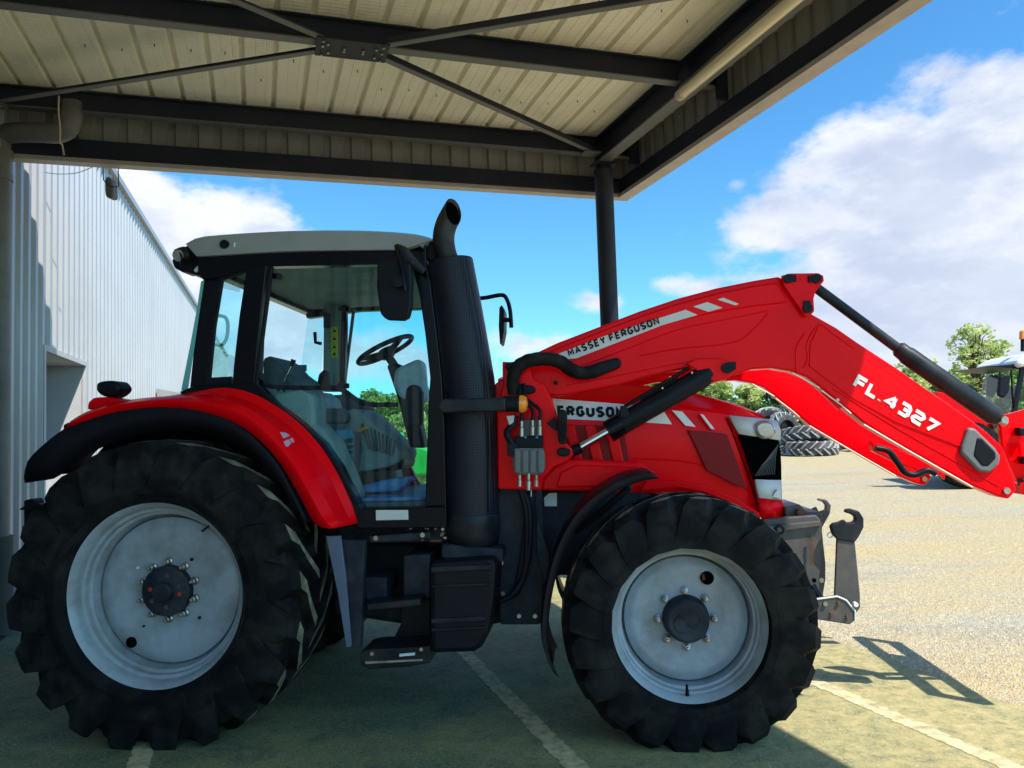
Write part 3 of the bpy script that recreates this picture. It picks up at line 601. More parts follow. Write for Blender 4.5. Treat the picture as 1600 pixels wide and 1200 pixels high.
# ================================================================ TRACTOR
YC = 5.42
def pz(px, py, Y): p = P(px, py, Y); return (p.x, p.z)
trac = root('tractor', (-0.8, YC, 0), 'large red tractor with grey roof and front loader parked under the canopy', 'tractor')
def ppx(name, pts, y0, y1, m, parent=trac, bevel=0.006, label=None, smooth=False, n=0):
    if n: pts = [tuple(q) for q in smooth_line(pts, n, closed=True)]
    return MB().px(pts, y0, y1).build(name, m, parent, bevel=bevel, label=label, smooth=smooth)
def wheel(name, cx, cz, yo, R, W, rf, rd, yd, nl, lug, parent, nb, rb, rhub, sgn=1, detail=True, phase=0.0):
    """yo: outer sidewall plane; sgn=+1 wheel seen from outside at small y; everything laid out from yo inwards"""
    Yy = lambda o: yo + sgn*o      # o measured inwards from the outer sidewall
    hw = W/2; Rc = R-lug
    disc = MB().lathe((cx, cz), [(rd, Yy(yd+0.03)), (rd-0.004, Yy(yd+0.002)), (rd-0.03, Yy(yd-0.012)), (rd*0.82, Yy(yd-0.022)), (rd*0.6, Yy(yd-0.004)), (0.10, Yy(yd)), (0, Yy(yd))], 72).build(name, 'rim', parent, smooth=50)
    g_ = rf-rd; prof = [(rd-0.002, Yy(yd+0.04)), (rd+0.006, Yy(yd+0.05)), (rd+0.012, Yy(yd-0.0)), (rd+.18*g_, Yy(yd-0.02)), (rd+.22*g_, Yy(yd-0.05)), (rd+.40*g_, Yy(yd-0.056)), (rd+.43*g_, Yy(yd-0.09)), (rd+.62*g_, Yy(yd-0.097)), (rd+.66*g_, Yy(0.135)), (rf-0.030, Yy(0.128)), (rf-0.026, Yy(0.104)), (rf-0.014, Yy(0.092)), (rf-0.006, Yy(0.078)), (rf, Yy(0.074)), (rf+0.004, Yy(0.085)), (rf-0.002, Yy(0.1))]
    prof = [(min(a, rf+0.004), b) for a, b in prof]
    MB().lathe((cx, cz), prof, 96).build('rim', 'rim', disc, smooth=50)
    sec = [(rf-0.012, hw-0.11), (rf+0.006, hw-0.07), (rf+0.012, hw-0.05), (rf+0.04, hw-0.02), (rf+0.5*(Rc-rf), hw), (Rc-0.12, hw-0.012), (Rc-0.06, hw-0.035), (Rc-0.025, hw-0.07), (Rc-0.008, hw-0.13), (Rc, hw-0.22), (Rc+0.002, 0)]
    full = sec + [(a, -b) for a, b in sec[-2::-1]]
    tyre = MB(); tyre.lathe((cx, cz), [(a, Yy(hw-b)) for a, b in full], 96, 0)
    base = [(Rc-0.002, 0.0), (Rc-0.002, .45*hw), (Rc-0.01, hw-0.13), (Rc-0.03, hw-0.075), (Rc-0.07, hw-0.035), (Rc-0.13, hw-0.012), (Rc-0.20, hw-0.003)]
    top = [(R, 0.0), (R-0.003, .45*hw), (R-0.006, hw-0.12), (R-0.012, hw-0.05), (R-0.05, hw-0.008), (Rc-0.10, hw+0.006), (Rc-0.19, hw+0.001)]
    ang = [0, 9.5, 16.5, 20, 21.5, 23, 24.5]; wdt = [0.034, 0.037, 0.046, 0.062, 0.080, 0.096, 0.10] if R > .75 else [0.030, 0.033, 0.042, 0.056, 0.074, 0.085, 0.085]
    ks = 0.80 if R < 0.75 else 0.68; ang = [a*ks*1.4 for a in ang]
    v = []; f = []; mi = []
    for i in range(nl):
        for side in (1, -1):
            a0 = R_(phase + 360.0*(i+(0.5 if side < 0 else 0))/nl); k0 = len(v)
            for j in range(7):
                (rb_, yb), (rt, yt) = base[j], top[j]; th = a0 + R_(ang[j])
                for (r_, y_, s) in ((rb_-0.01, yb, -1.55), (rt, yt, -0.72), (rt, yt, 0.85), (rb_-0.01, yb, 1.1)):
                    t2 = th + s*wdt[j]/r_; v.append((cx+r_*math.cos(t2), Yy(hw - side*y_), cz+r_*math.sin(t2)))
            for j in range(6):
                for q in range(3): f.append((k0+j*4+q, k0+j*4+q+1, k0+(j+1)*4+q+1, k0+(j+1)*4+q)); mi.append(1 if q == 1 and j < 3 else 0)
            f.append((k0, k0+1, k0+2, k0+3)); mi.append(0); f.append((k0+24, k0+25, k0+26, k0+27)); mi.append(0)
    k = len(tyre.v); tyre.v += [Vector(q) for q in v]; tyre.f += [tuple(a+k for a in g) for g in f]; tyre.m += mi
    # raised rings on the sidewall
    for rr in (rf+0.045, Rc-0.16): tyre.lathe((cx, cz), [(rr-0.004, Yy(0.02)), (rr-0.002, Yy(-0.004)), (rr+0.002, Yy(-0.004)), (rr+0.004, Yy(0.02))], 96, 0)
    tyre.build('tyre', ['rubber', 'lugtop'], disc, smooth=28)
    hub = MB()
    if detail == 'rear':
        hub.lathe((cx, cz), [(rhub, Yy(yd)), (rhub, Yy(yd-0.05)), (rhub-0.008, Yy(yd-0.056)), (0.055, Yy(yd-0.056)), (0.055, Yy(yd-0.1)), (0.05, Yy(yd-0.105)), (0, Yy(yd-0.105))], 40)
        h = hub.build('hub', 'chass', disc, smooth=40)
        for a in (18, 80, 215, 275): MB().lathe((cx+0.09*math.cos(R_(a)), cz+0.09*math.sin(R_(a))), [(0.014, Yy(yd-0.05)), (0.014, Yy(yd-0.063)), (0, Yy(yd-0.063))], 12).build('hub_plug', 'link', disc, smooth=40)
        for a in (-10, 172): MB().lathe((cx+0.088*math.cos(R_(a)), cz+0.088*math.sin(R_(a))), [(0.013, Yy(yd-0.05)), (0.013, Yy(yd-0.06)), (0, Yy(yd-0.06))], 8).build('red_plug', 'redplug', disc)
    else:
        hub.lathe((cx, cz), [(rhub+0.008, Yy(yd)), (rhub, Yy(yd-0.06)), (rhub-0.006, Yy(yd-0.085)), (rhub-0.02, Yy(yd-0.095)), (rhub*0.6, Yy(yd-0.088)), (0, Yy(yd-0.08))], 48); h = hub.build('hub', 'chass', disc, smooth=35)
        mb = MB()
        for sg in (1, -1):
            pts = smooth_line([(cx+sg*0.01, cz+sg*0.055, 0), (cx+sg*0.05, cz+sg*0.05, 0), (cx+sg*0.07, cz+sg*0.005, 0), (cx+sg*0.035, cz-sg*0.03, 0), (cx+sg*0.0, cz-sg*0.01, 0)], 5)
            mb.tube([(q.x, Yy(yd-0.089), q.y) for q in pts], 0.005, 6)
        mb.build('hub_emblem', 'chass', disc, smooth=True)
    for i in range(nb):
        a = R_(360*i/nb+(18 if nb == 10 else 0)); bx, bz = cx+rb*math.cos(a), cz+rb*math.sin(a)
        mb = MB(); mb.lathe((bx, bz), [(0.023, Yy(yd-0.001)), (0.022, Yy(yd-0.014)), (0.015, Yy(yd-0.018)), (0.015, Yy(yd-0.042)), (0.009, Yy(yd-0.044)), (0.009, Yy(yd-0.066)), (0, Yy(yd-0.068))], 10); mb.build('wheel_bolt', 'steel', disc, smooth=40)
    return disc, Yy
RCX, RCZ = P(241, 937, 4.27).x, 0.815; FCX, FCZ = P(1078, 983, 4.25).x, 0.625
rw, Yr = wheel('rear_wheel', RCX, RCZ, 4.19, 0.868, 0.63, 0.512, 0.418, 0.25, 20, 0.055, trac, 10, 0.163, 0.142, 1, 'rear', 4)
fw, Yf = wheel('front_wheel', FCX, FCZ, 4.19, 0.672, 0.52, 0.402, 0.332, 0.235, 20, 0.045, trac, 8, 0.150, 0.118, 1, 'front', 7)
# black disc holes are flat caps with the shade painted on; valves
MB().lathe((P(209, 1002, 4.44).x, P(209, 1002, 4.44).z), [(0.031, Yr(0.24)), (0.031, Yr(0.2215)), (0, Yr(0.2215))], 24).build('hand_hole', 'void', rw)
for q, rr in (((300, 874), .009), ((312, 965), .008), ((225, 978), .006)): MB().cyl((P(*q, 4.43).x, Yr(0.232), P(*q, 4.43).z), (0, 1, 0), rr, 0.01, 12).build('small_hole', 'ink', rw)
MB().cyl((P(216, 887, 4.43).x, Yr(0.232), P(216, 887, 4.43).z), (0, 1, 0), .008, 0.01, 12).build('small_hole', 'white', rw)
MB().tube([P(316, 830, 4.38), P(326, 822, 4.34)], 0.006, 8).build('valve', 'ink', rw)
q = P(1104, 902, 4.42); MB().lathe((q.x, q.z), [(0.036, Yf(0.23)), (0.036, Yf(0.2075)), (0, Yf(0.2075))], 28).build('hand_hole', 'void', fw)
MB().tube([P(1098, 897, 4.394), P(1100, 906, 4.394)], [0.006, 0.010], 8).build('hose_fitting', 'rust', fw)
MB().tube([P(1074, 1086, 4.30), P(1073, 1070, 4.28)], [0.011, 0.006], 10).build('valve', 'ink', fw)
# the wheels on the far side
rw2, _ = wheel('rear_wheel', RCX, RCZ, 2*YC-4.19, 0.868, 0.63, 0.512, 0.418, 0.25, 20, 0.055, trac, 10, 0.163, 0.142, -1, 'rear', 11)
fw2, _ = wheel('front_wheel', FCX, FCZ, 2*YC-4.19, 0.672, 0.52, 0.402, 0.332, 0.235, 20, 0.045, trac, 8, 0.150, 0.118, -1, 'front', 2)
MB().tube([(RCX, 4.4, RCZ), (RCX, 6.4, RCZ)], 0.14, 20).build('rear_axle', 'chass', trac, smooth=True)
MB().tube([(FCX, 4.4, FCZ), (FCX, 5.0, FCZ+.02), (FCX, 5.9, FCZ+.02), (FCX, 6.4, FCZ)], [0.11, 0.09, 0.09, 0.11], 20).build('front_axle', 'chass', trac, smooth=True)

# ---- rear fender: surface lofted between traced edges at their own depths
def curve(px, Y, n=40): return resample([P(a, b, Y) for a, b in smooth_line(px, 8)], n)
Yfn = 4.27
lip = [(103, 670), (130, 659), (175, 645), (230, 637), (285, 638), (335, 648), (375, 665), (410, 692), (440, 727), (468, 775), (492, 818), (515, 826)]
crease = [(105, 664), (132, 648), (177, 634), (230, 626), (288, 626), (342, 634), (385, 652), (423, 684), (455, 722), (482, 768), (508, 815), (521, 825)]
top1 = [(110, 658), (136, 643), (180, 629), (232, 621), (290, 619), (345, 624), (392, 640), (434, 672), (468, 712), (497, 758), (522, 806), (535, 822)]
top2 = [(121, 654), (147, 641), (188, 629), (236, 621.5), (296, 618), (352, 617), (402, 632), (450, 664), (487, 703), (516, 748), (538, 795), (550, 819)]
top3 = [(128, 652), (155, 640), (194, 630), (240, 622), (300, 613), (355, 606), (406, 620), (460, 655), (499, 695), (526, 738), (548, 785), (558, 817)]
def shifted(c, dy, dz=0): return [q+Vector((0, dy, dz)) for q in c]
cv_ = [curve(lip, Yfn+.02), curve(crease, Yfn), curve(top1, Yfn+.05), curve(top2, Yfn+.17), curve(top3, 4.48)]
cv_.append([q+Vector((0, 0.22, 0.0)) for q in cv_[-1]])
fen = MB().loft(cv_).build('rear_fender', 'red', trac, smooth=24, solid=0.006, weld=True)
# tail part of the top of the fender, running inwards to the cab
q0 = curve(top1[:6], Yfn+.05, 20); MB().loft([shifted(q0, 0, -.002), shifted(q0, .5, .0)]).build('fender_top', 'red', trac, smooth=40)
# black inner arch and tail flap
arch = [(37, 748), (44, 722), (72, 694), (103, 671), (130, 661), (175, 647), (230, 639), (285, 640), (335, 650), (375, 668), (408, 696), (436, 730), (462, 778), (480, 818)]
arch_in = [(38, 753), (62, 750), (88, 746), (112, 728), (150, 703), (200, 684), (245, 674), (290, 672), (335, 679), (370, 695), (402, 720), (430, 752), (456, 792), (476, 830)]
a0, a1 = [p+Vector((0,0,.010)) for p in curve(arch, Yfn+.03, 44)], curve(arch_in, Yfn+.10, 44)
MB().loft([a0, a1]).build('fender_lip', 'black', trac, smooth=40, solid=0.01)
b0 = [p+Vector((0,0,.010)) for p in curve(arch, Yfn+.035, 44)]; MB().loft([b0, shifted(b0, .56, 0)]).build('inner_fender', 'black', trac, smooth=40, solid=0.012)
fwp = [(46, 728), (72, 698), (103, 675), (130, 665), (185, 648), (230, 643), (285, 644), (335, 654), (375, 672), (408, 700), (436, 734), (480, 822), (460, 930), (200, 930), (90, 800)]
fwx = [pz(a, b, 4.3) for a, b in fwp]
MB().slab(fwx, 4.86, 4.89).build('fender_wall', 'black', trac); MB().slab(fwx, 2*YC-4.89, 2*YC-4.86).build('fender_wall', 'black', trac)
# far fender, mirrored shell
far = [[Vector((p.x, 2*YC-p.y, p.z)) for p in c] for c in cv_]
MB().loft(far).build('rear_fender', 'red', trac, smooth=24, solid=0.006, weld=True)
fb = [Vector((p.x, 2*YC-p.y, p.z)) for p in b0]; MB().loft([fb, shifted(fb, -.56, 0)]).build('inner_fender', 'black', trac, smooth=40, solid=0.012)
# fender marking, grey-violet sticker pieces
mb = MB(); fc = lambda pts, Y: [P(a, b, Y) for a, b in pts]
for pts in ([(437, 675), (447, 676), (453, 681), (443, 685)], [(443, 690), (451, 686), (455, 692), (450, 698), (446, 697)], [(452.5, 685.5), (457, 684), (460, 690), (457, 692)]): mb.add(fc(pts, 4.295), [(0, 1, 2, 3) if len(pts) == 4 else (0, 1, 2, 3, 4)])
mb.build('number_sticker', 'lilac', trac)
# rear light on the fender tail: red housing, black lamp
ppx('lamp_housing', [(135, 641), (137, 628), (145, 621), (165, 620), (182, 623), (189, 629)], 4.42, 4.62, 'red', bevel=0.015)
lmp = ppx('work_lamp', smooth_line([(149, 606), (151, 598), (162, 595), (177, 595), (184, 601), (186, 607), (182, 614), (172, 620), (160, 619), (151, 613)], 3, True), 4.45, 4.6, 'black', bevel=0.02, smooth=50)
ppx('lamp_bracket', [(180, 608), (190, 606), (183, 613), (186, 623), (172, 622), (172, 614)], 4.5, 4.54, 'black', bevel=0.002)
ppx('rear_lamp', [(99, 664), (106, 660), (106, 672), (99, 674)], 4.4, 4.6, 'black', bevel=0.004)
ppx('hitch_post', [(37, 782), (49, 779), (54, 784), (52, 860), (37, 860)], 4.95, 5.05, 'black', bevel=0.006)
ppx('hitch_pin', [(29, 796), (38, 790), (60, 786), (66, 790), (45, 797), (32, 797)], 4.9, 4.95, 'black', bevel=0.004)

# ---- cab shell
Ycn = 4.50; Ycf = 2*YC-Ycn
rooft = [(290, 381), (298, 376), (311, 370), (365, 365.5), (430, 362), (500, 361), (560, 361.5), (610, 364), (648, 368), (672, 376)]
roofb = [(307, 400), (330, 399), (360, 397), (400, 394.5), (450, 392), (500, 391), (540, 390.5), (590, 390), (630, 390), (655, 381)]
rt = resample([P(a, b, 4.56) for a, b in rooft], 24); rb_ = resample([P(a, b, 4.50) for a, b in roofb], 24)
mirY = lambda c: [Vector((p.x, 2*YC-p.y, p.z)) for p in c]
rtop = [p+Vector((0, .16, .045)) for p in rt]; rmid = [Vector((p.x, YC, p.z+.075)) for p in rt]
roof = MB().loft([[p+Vector((0, .04, -.004)) for p in rb_], rb_, rt, rtop, rmid, mirY(rtop), mirY(rt), mirY(rb_), [p+Vector((0, -.04, -.004)) for p in mirY(rb_)]])
n_ = 24; k = len(roof.v)//n_; roof.add([], [])
roof.f.append(tuple(i*n_ for i in range(k))); roof.f.append(tuple((k-1-i)*n_+n_-1 for i in range(k))); roof.m += [0, 0]
cabr = roof.build('cab_roof', 'roofg', trac, smooth=30)
MB().cyl(P(352, 382.5, 4.53)+Vector((0, -0.02, 0)), (0, 1, 0), 0.027, 0.07, 24).build('roof_plug', 'ink', cabr, smooth=40)
MB().px([(365, 379), (366.5, 379), (366.5, 386), (365, 386)], 4.516, 4.53).build('roof_mark', 'white', cabr)
wl = ppx('rear_light_bar', [(288, 384), (303, 382), (309, 402), (322, 414), (316, 432), (300, 428), (286, 424), (278, 410)], 4.56, 4.8, 'black', bevel=.012)
MB().tube([P(290, 398, 4.52), P(283, 399, 4.50), P(277, 400, 4.48)], [.05, .048, .042], 22).build('work_lamp', 'black', wl, smooth=40)
MB().tube([P(279, 399, 4.475), P(277.5, 399.4, 4.465)], [.036, .034], 20).build('lamp_lens', 'lens', wl, smooth=40)
ppx('work_lamp', [(267, 405), (273, 401), (290, 408), (302, 416), (300, 424), (284, 425), (271, 418)], 4.6, 4.75, 'black', parent=wl, bevel=.02)
MB().tube([P(305, 424, 4.55), P(314, 414, 4.55)], .012, 8).build('lamp_arm', 'paper', wl)
# headliner and black under-roof rail
z_h = P(500, 414, Ycn+.06).z
hl = [P(318, 412, 4.56).x, P(655, 400, 4.56).x]
MB().box(hl[0], hl[1], Ycn+.12, Ycf-.12, z_h+.015, z_h+.06).build('headliner', 'inner', trac, bevel=0.01)
ppx('headliner_duct', [(540, 424), (596, 445), (650, 440), (650, 416), (545, 416)], 4.9, 5.9, 'inner', bevel=0.01)
ppx('roof_rail', [(307, 402), (330, 400), (400, 396), (500, 392.5), (652, 391), (664, 408), (590, 413), (428, 416), (385, 420), (345, 432), (318, 438), (310, 430)], Ycn+.02, Ycn+.10, 'gloss')
fr_ = [Vector((p.x, 0, p.z)) for p in (P(307, 402, Ycn), P(400, 396, Ycn), P(652, 391, Ycn), P(664, 408, Ycn), P(428, 416, Ycn), P(318, 432, Ycn))]
MB().slab([(q.x, q.z) for q in fr_], Ycf-.08, Ycf).build('roof_rail', 'gloss', trac, bevel=0.006)
x_r, x_f = P(318, 420, Ycn).x, P(655, 400, Ycn).x
MB().box(x_r-.02, x_r+.05, Ycn+.101, Ycf-.081, z_h-.02, z_h+.10).build('roof_rail', 'gloss', trac, bevel=0.006)
MB().box(x_f-.05, x_f+.02, Ycn+.101, Ycf-.081, z_h-.0, z_h+.10).build('roof_rail', 'gloss', trac, bevel=0.006)
YCB = 5.33
def pair(name, pts, t, m, y0=None, bevel=0.006, label=None, far_m=None, n=0):
    """a side member and its mirror on the far side of the cab"""
    y0 = Ycn if y0 is None else y0
    if n: pts = [tuple(q) for q in smooth_line(pts, n, True)]
    xz = [pz(a, b, y0) for a, b in pts]
    o = MB().slab(xz, y0, y0+t).build(name, m, trac, bevel=bevel); MB().slab(xz, 2*YCB-y0-t, 2*YCB-y0).build(name, far_m or m, trac, bevel=bevel); return o
ppx('rear_pillar', [(318, 436), (344, 430), (336, 480), (327, 540), (322, 606), (296, 609), (303, 540), (311, 480)], Ycn+.05, Ycn+.10, 'black')
ppx('rear_pillar', [(388, 440), (413, 440), (407, 606), (380, 606)], 6.12, 6.17, 'black')
ppx('door_pillar', [(385, 418), (417, 414), (410, 470), (404, 530), (397, 604), (362, 606), (366, 560), (374, 490)], Ycn, Ycn+.07, 'gloss')
pair('front_pillar', [(642, 408), (664, 405), (672, 440), (681, 510), (690, 590), (694, 660), (697, 790), (664, 792), (669, 640), (672, 590), (664, 520), (655, 460)], .06, 'gloss', Ycn+.0)
# black rubber sill that follows the fender and the door bottom
ppx('door_sill', [(280, 612), (300, 604), (360, 600), (398, 598), (430, 632), (470, 664), (505, 693), (530, 728), (548, 765), (560, 788), (566, 795), (664, 792), (697, 792), (697, 825), (560, 826), (552, 815), (541, 780), (520, 742), (497, 705), (460, 672), (410, 634), (376, 612), (340, 608), (300, 616), (284, 618)], Ycn-.01, Ycn+.10, 'gloss')
pair('door_frame', [(420, 416), (426, 416), (412, 520), (402, 600), (436, 634), (474, 664), (508, 694), (532, 730), (550, 768), (562, 786), (556, 790), (544, 768), (526, 733), (502, 698), (468, 668), (430, 638), (396, 602), (407, 520)], .03, 'black', Ycn-.02)
# glass
def pane(name, pts, Y, t=0.004, far=False):
    xz = [pz(a, b, Y) for a, b in pts]; v = [(x, Y if not far else 2*YCB-Y, z) for x, z in xz]
    return MB().add(v, [tuple(range(len(v)))]).build(name, 'glass', trac)
door = [(424, 414), (650, 410), (662, 480), (672, 560), (673, 620), (668, 700), (666, 791), (564, 791), (548, 765), (528, 730), (504, 695), (468, 664), (432, 634), (400, 602), (409, 520)]
quar = [(343, 432), (384, 419), (374, 490), (364, 603), (322, 603), (329, 530)]
for fr in (False, True): pane('door_glass', door, Ycn+.03, far=fr); pane('quarter_glass', quar, Ycn+.06, far=fr)
a, b = P(290, 608, 4.56), P(318, 436, 4.56)
a2, b2_ = P(384, 606, 6.15), P(408, 440, 6.15)
MB().add([(a.x, 4.62, a.z), (b.x, 4.62, b.z), tuple(b2_), tuple(a2)], [(0, 1, 2, 3)]).build('rear_glass', 'glass', trac)
ppx('rear_glass_edge', [(283, 610), (297, 540), (308, 480), (314, 440), (319, 437), (311, 490), (303, 545), (293, 610)], 4.53, 4.535, 'glass_e', bevel=0)
a, b = P(694, 760, 4.56), P(660, 410, 4.56); m_ = P(682, 560, 4.56)
MB().add([(a.x, 4.60, a.z), (m_.x, 4.60, m_.z), (b.x, 4.60, b.z), (b.x, 2*YC-4.6, b.z), (m_.x, 2*YC-4.6, m_.z), (a.x, 2*YC-4.6, a.z)], [(0, 1, 4, 5), (1, 2, 3, 4)]).build('windscreen', 'glass', trac)
ppx('quarter_frame', [(343, 431), (385, 419), (384, 425), (348, 437), (336, 510), (328, 590), (361, 588), (362, 603), (320, 605), (329, 510)], Ycn+.03, Ycn+.055, 'black', bevel=.003)
# far door post with lining, hinge bits, stickers
Yf_ = 6.16
ppx('far_post', [(506, 462), (530, 462), (532, 540), (531, 612), (504, 612), (505, 540)], Yf_-.06, Yf_, 'inner', bevel=.01)
ppx('far_post_edge', [(533, 472), (541, 473), (540, 540), (538, 612), (530, 612), (532, 540)], Yf_-.08, Yf_-.02, 'gloss', bevel=.004)
ppx('far_top_rail', [(428, 464), (505, 469), (588, 463), (650, 460), (650, 455), (560, 459), (430, 458)], Yf_-.06, Yf_, 'inner_d', bevel=.004)
st = ppx('warning_sticker', [(517, 511), (528, 511), (528, 559), (517, 559)], Yf_-.066, Yf_-.062, 'yellow', bevel=0)
mb = MB()
for y_ in (516, 528, 541, 552): mb.px([(519.5, y_+3), (522.5, y_-2), (525.5, y_+3)], Yf_-.068, Yf_-.0665)
mb.build('sticker_mark', 'ink', st)
for q in ((536, 482), (535, 602)): MB().tube([P(q[0]-6, q[1], Yf_-.1), P(q[0]+10, q[1]+1, Yf_-.1)], 0.02, 12).build('window_hinge', 'black', trac, smooth=True)
MB().tube([P(492, 519, Yf_-.1), P(493, 535, Yf_-.1), P(502, 537, Yf_-.1)], 0.014, 10).build('window_latch', 'black', trac, smooth=True)
ppx('post_box', [(505, 488), (512, 488), (513, 512), (505, 512)], Yf_-.12, Yf_-.061, 'black', bevel=.006)
for q in ((432, 432), (405, 588)): MB().tube([P(q[0]-4, q[1], Ycn+.05), P(q[0]+5, q[1], Ycn+.0)], 0.02, 12).build('door_hinge', 'black', trac, smooth=True)
MB().tube(smooth_line([P(340, 493, 5.9), P(352, 496, 5.9), P(356, 508, 5.9), P(354, 528, 5.9), P(346, 539, 5.9), P(331, 538, 5.9)], 5), 0.014, 10).build('grab_loop', 'black', trac, smooth=True)
# interior
ppx('rear_shelf', [(300, 612), (330, 600), (372, 598), (415, 600), (432, 612), (440, 640), (300, 640)], 4.75, 6.05, 'inner', bevel=.02)
ppx('inner_wing', [(425, 616), (470, 608), (486, 616), (491, 640), (491, 662), (500, 668), (520, 690), (540, 735), (556, 778), (548, 790), (500, 720), (440, 652)], 4.62, 4.86, 'inner', bevel=.02)
ppx('inner_wing', [(470, 640), (530, 640), (596, 668), (616, 706), (622, 760), (560, 770), (500, 700)], 5.85, 6.05, 'inner', bevel=.02)
ppx('far_door_lower', [(425, 612), (500, 618), (545, 616), (585, 640), (560, 650), (430, 650)], Yf_-.05, Yf_, 'inner_d', bevel=.01)
seat = ppx('driver_seat', [(545, 640), (566, 646), (590, 668), (612, 690), (626, 706), (622, 722), (596, 732), (556, 736), (540, 716), (534, 680)], 5.15, 5.65, 'seat', bevel=.05, n=3)
mb = MB()
for i in range(9): mb.tube([P(566+6.5*i, 662+3.2*i, 5.14), P(577+4.5*i, 702+1.2*i, 5.13)], 0.006, 6)
mb.build('seat_rib', 'inner_d', seat)
ppx('seat_backrest', [(408, 620), (408, 556), (420, 556), (432, 564), (446, 580), (468, 596), (476, 640)], 5.15, 5.65, 'inner_d', parent=seat, bevel=.04)
ppx('armrest', [(491, 640), (498, 638), (530, 638), (541, 642), (543, 654), (538, 662), (496, 662), (491, 656)], 4.98, 5.08, 'inner_d', parent=seat, bevel=.02)
ppx('seat_base', [(552, 704), (612, 712), (632, 716), (628, 734), (585, 738), (560, 730)], 5.2, 5.6, 'black', parent=seat, bevel=.03)
ppx('paper_tag', [(551, 676), (572, 665), (575, 669), (555, 680)], 5.10, 5.105, 'orange', parent=seat, bevel=0)
cons = ppx('side_console', [(520, 676), (552, 674), (556, 700), (552, 740), (534, 742), (524, 708)], 4.9, 5.05, 'inner_d', bevel=.015)
ppx('terminal', [(524, 672), (545, 671), (554, 684), (532, 688)], 4.86, 4.89, 'screen', parent=cons, bevel=.004)
for i in range(3): ppx('console_key_strip', [(528+3*i, 694+9*i), (552, 692+9*i), (553, 695+9*i), (530+3*i, 697+9*i)], 4.87, 4.899, 'screen', parent=cons, bevel=.002)
fl_ = P(620, 790, 4.6).z
MB().box(P(505, 790, 4.7).x, P(694, 790, 4.6).x, 4.62, Ycf-.02, fl_-.03, fl_+.02).build('cab_floor', 'inner_d', trac, bevel=.01)
MB().box(P(566, 780, 4.7).x, P(660, 780, 4.6).x, 4.65, 5.3, fl_+.021, fl_+.045).build('floor_mat', 'bluemat', trac, bevel=.01)
ppx('mat_fold', [(562, 760), (600, 750), (634, 746), (640, 752), (622, 768), (566, 770)], 4.9, 5.1, 'bluemat', bevel=.01)
# windscreen console, column, wheel
cl = ppx('steering_column', [(603, 570), (618, 566), (628, 572), (640, 600), (650, 640), (664, 700), (640, 700), (620, 620)], 5.33, 5.5, 'black', bevel=.02)
ppx('plastic_cover', [(616, 576), (630, 570), (652, 560), (663, 566), (668, 630), (640, 628), (622, 620), (614, 600)], 5.2, 5.29, 'paper', bevel=.03)
c0 = P(602, 547, YC); nrm = Vector((-.42, 0, .9)).normalized(); e1 = Vector((.9, 0, .42)).normalized(); e2 = Vector((0, 1, 0))
sw = MB(); ring = [c0 + (e1*math.cos(2*math.pi*i/40)+e2*math.sin(2*math.pi*i/40))*0.205 for i in range(41)]
sw.tube(ring, 0.017, 10, caps=False)
for a in (90, 215, 325): sw.tube([c0-nrm*.03, c0+(e1*math.cos(R_(a))+e2*math.sin(R_(a)))*0.2], [0.03, 0.013], 8)
sw.tube([c0+nrm*.01, c0-nrm*.06], 0.045, 16); sw.tube([c0-nrm*.05, P(622, 580, YC)], 0.03, 10); sw.build('steering_wheel', 'black', trac, smooth=True)
MB().tube(smooth_line([P(407, 583, 4.6), P(410, 597, 4.62), P(425, 604, 4.66), P(470, 606, 4.66), P(520, 606, 4.66), P(538, 611, 4.66), P(558, 625, 4.66), P(580, 632, 4.66), P(622, 632, 4.66)], 5), 0.015, 10).build('door_pull_bar', 'black', trac, smooth=True)
MB().tube([P(433, 612, 4.8), P(440, 606, 4.8), P(466, 640, 4.8)], 0.008, 8).build('gas_strut', 'black', trac, smooth=True)
lv = MB().tube([P(443, 598, 5.0), P(456, 570, 5.0)], 0.005, 8).build('control_lever', 'chrome', trac)
MB().tube([P(455, 572, 5.0), P(459, 562, 5.0)], [0.012, 0.018], 10).build('lever_knob', 'black', lv, smooth=True)
ppx('control_pod', [(494, 600), (497, 584), (506, 576), (514, 584), (516, 606), (494, 606)], 5.7, 5.8, 'black', bevel=.02)
ppx('window_label', [(456, 570), (479, 570), (479, 580), (456, 580)], 6.19, 6.195, 'inner', bevel=0)
ppx('corner_pod', [(634, 606), (642, 600), (654, 602), (658, 612), (658, 666), (634, 666), (630, 636)], 4.62, 4.72, 'black', bevel=.02)
# lower edge plate, toolbar
ppx('name_plate', [(587, 797), (637.5, 797), (638, 812), (587.5, 813)], Ycn-.018, Ycn-.012, 'silver', bevel=.001)
ppx('cab_mount_rail', [(576, 838), (672, 831), (672, 842), (640, 846), (578, 848)], 4.50, 4.6, 'chass', bevel=.008)
for q in ((587, 841), (660, 836)):
    MB().cyl(P(*q, 4.49), (0, 1, 0), 0.014, 0.02, 16).build('mount_bolt', 'steel', trac, smooth=40)
ppx('hydraulic_block', [(628, 812), (690, 808), (694, 846), (636, 848)], 4.66, 4.9, 'chass', bevel=.01)
mb = MB(); rs = random.Random(2)
for i in range(26): 
    q = (rs.uniform(640, 696), rs.uniform(812, 842)); mb.cyl(P(q[0], q[1], 4.62), (0, 1, 0), rs.uniform(.004, .011), 0.05, 8)
mb.build('fitting_cluster', 'steel', trac)
MB().tube([P(672, 845, 4.6), P(690, 845, 4.6)], 0.008, 8).build('copper_pipe', 'rust', trac)

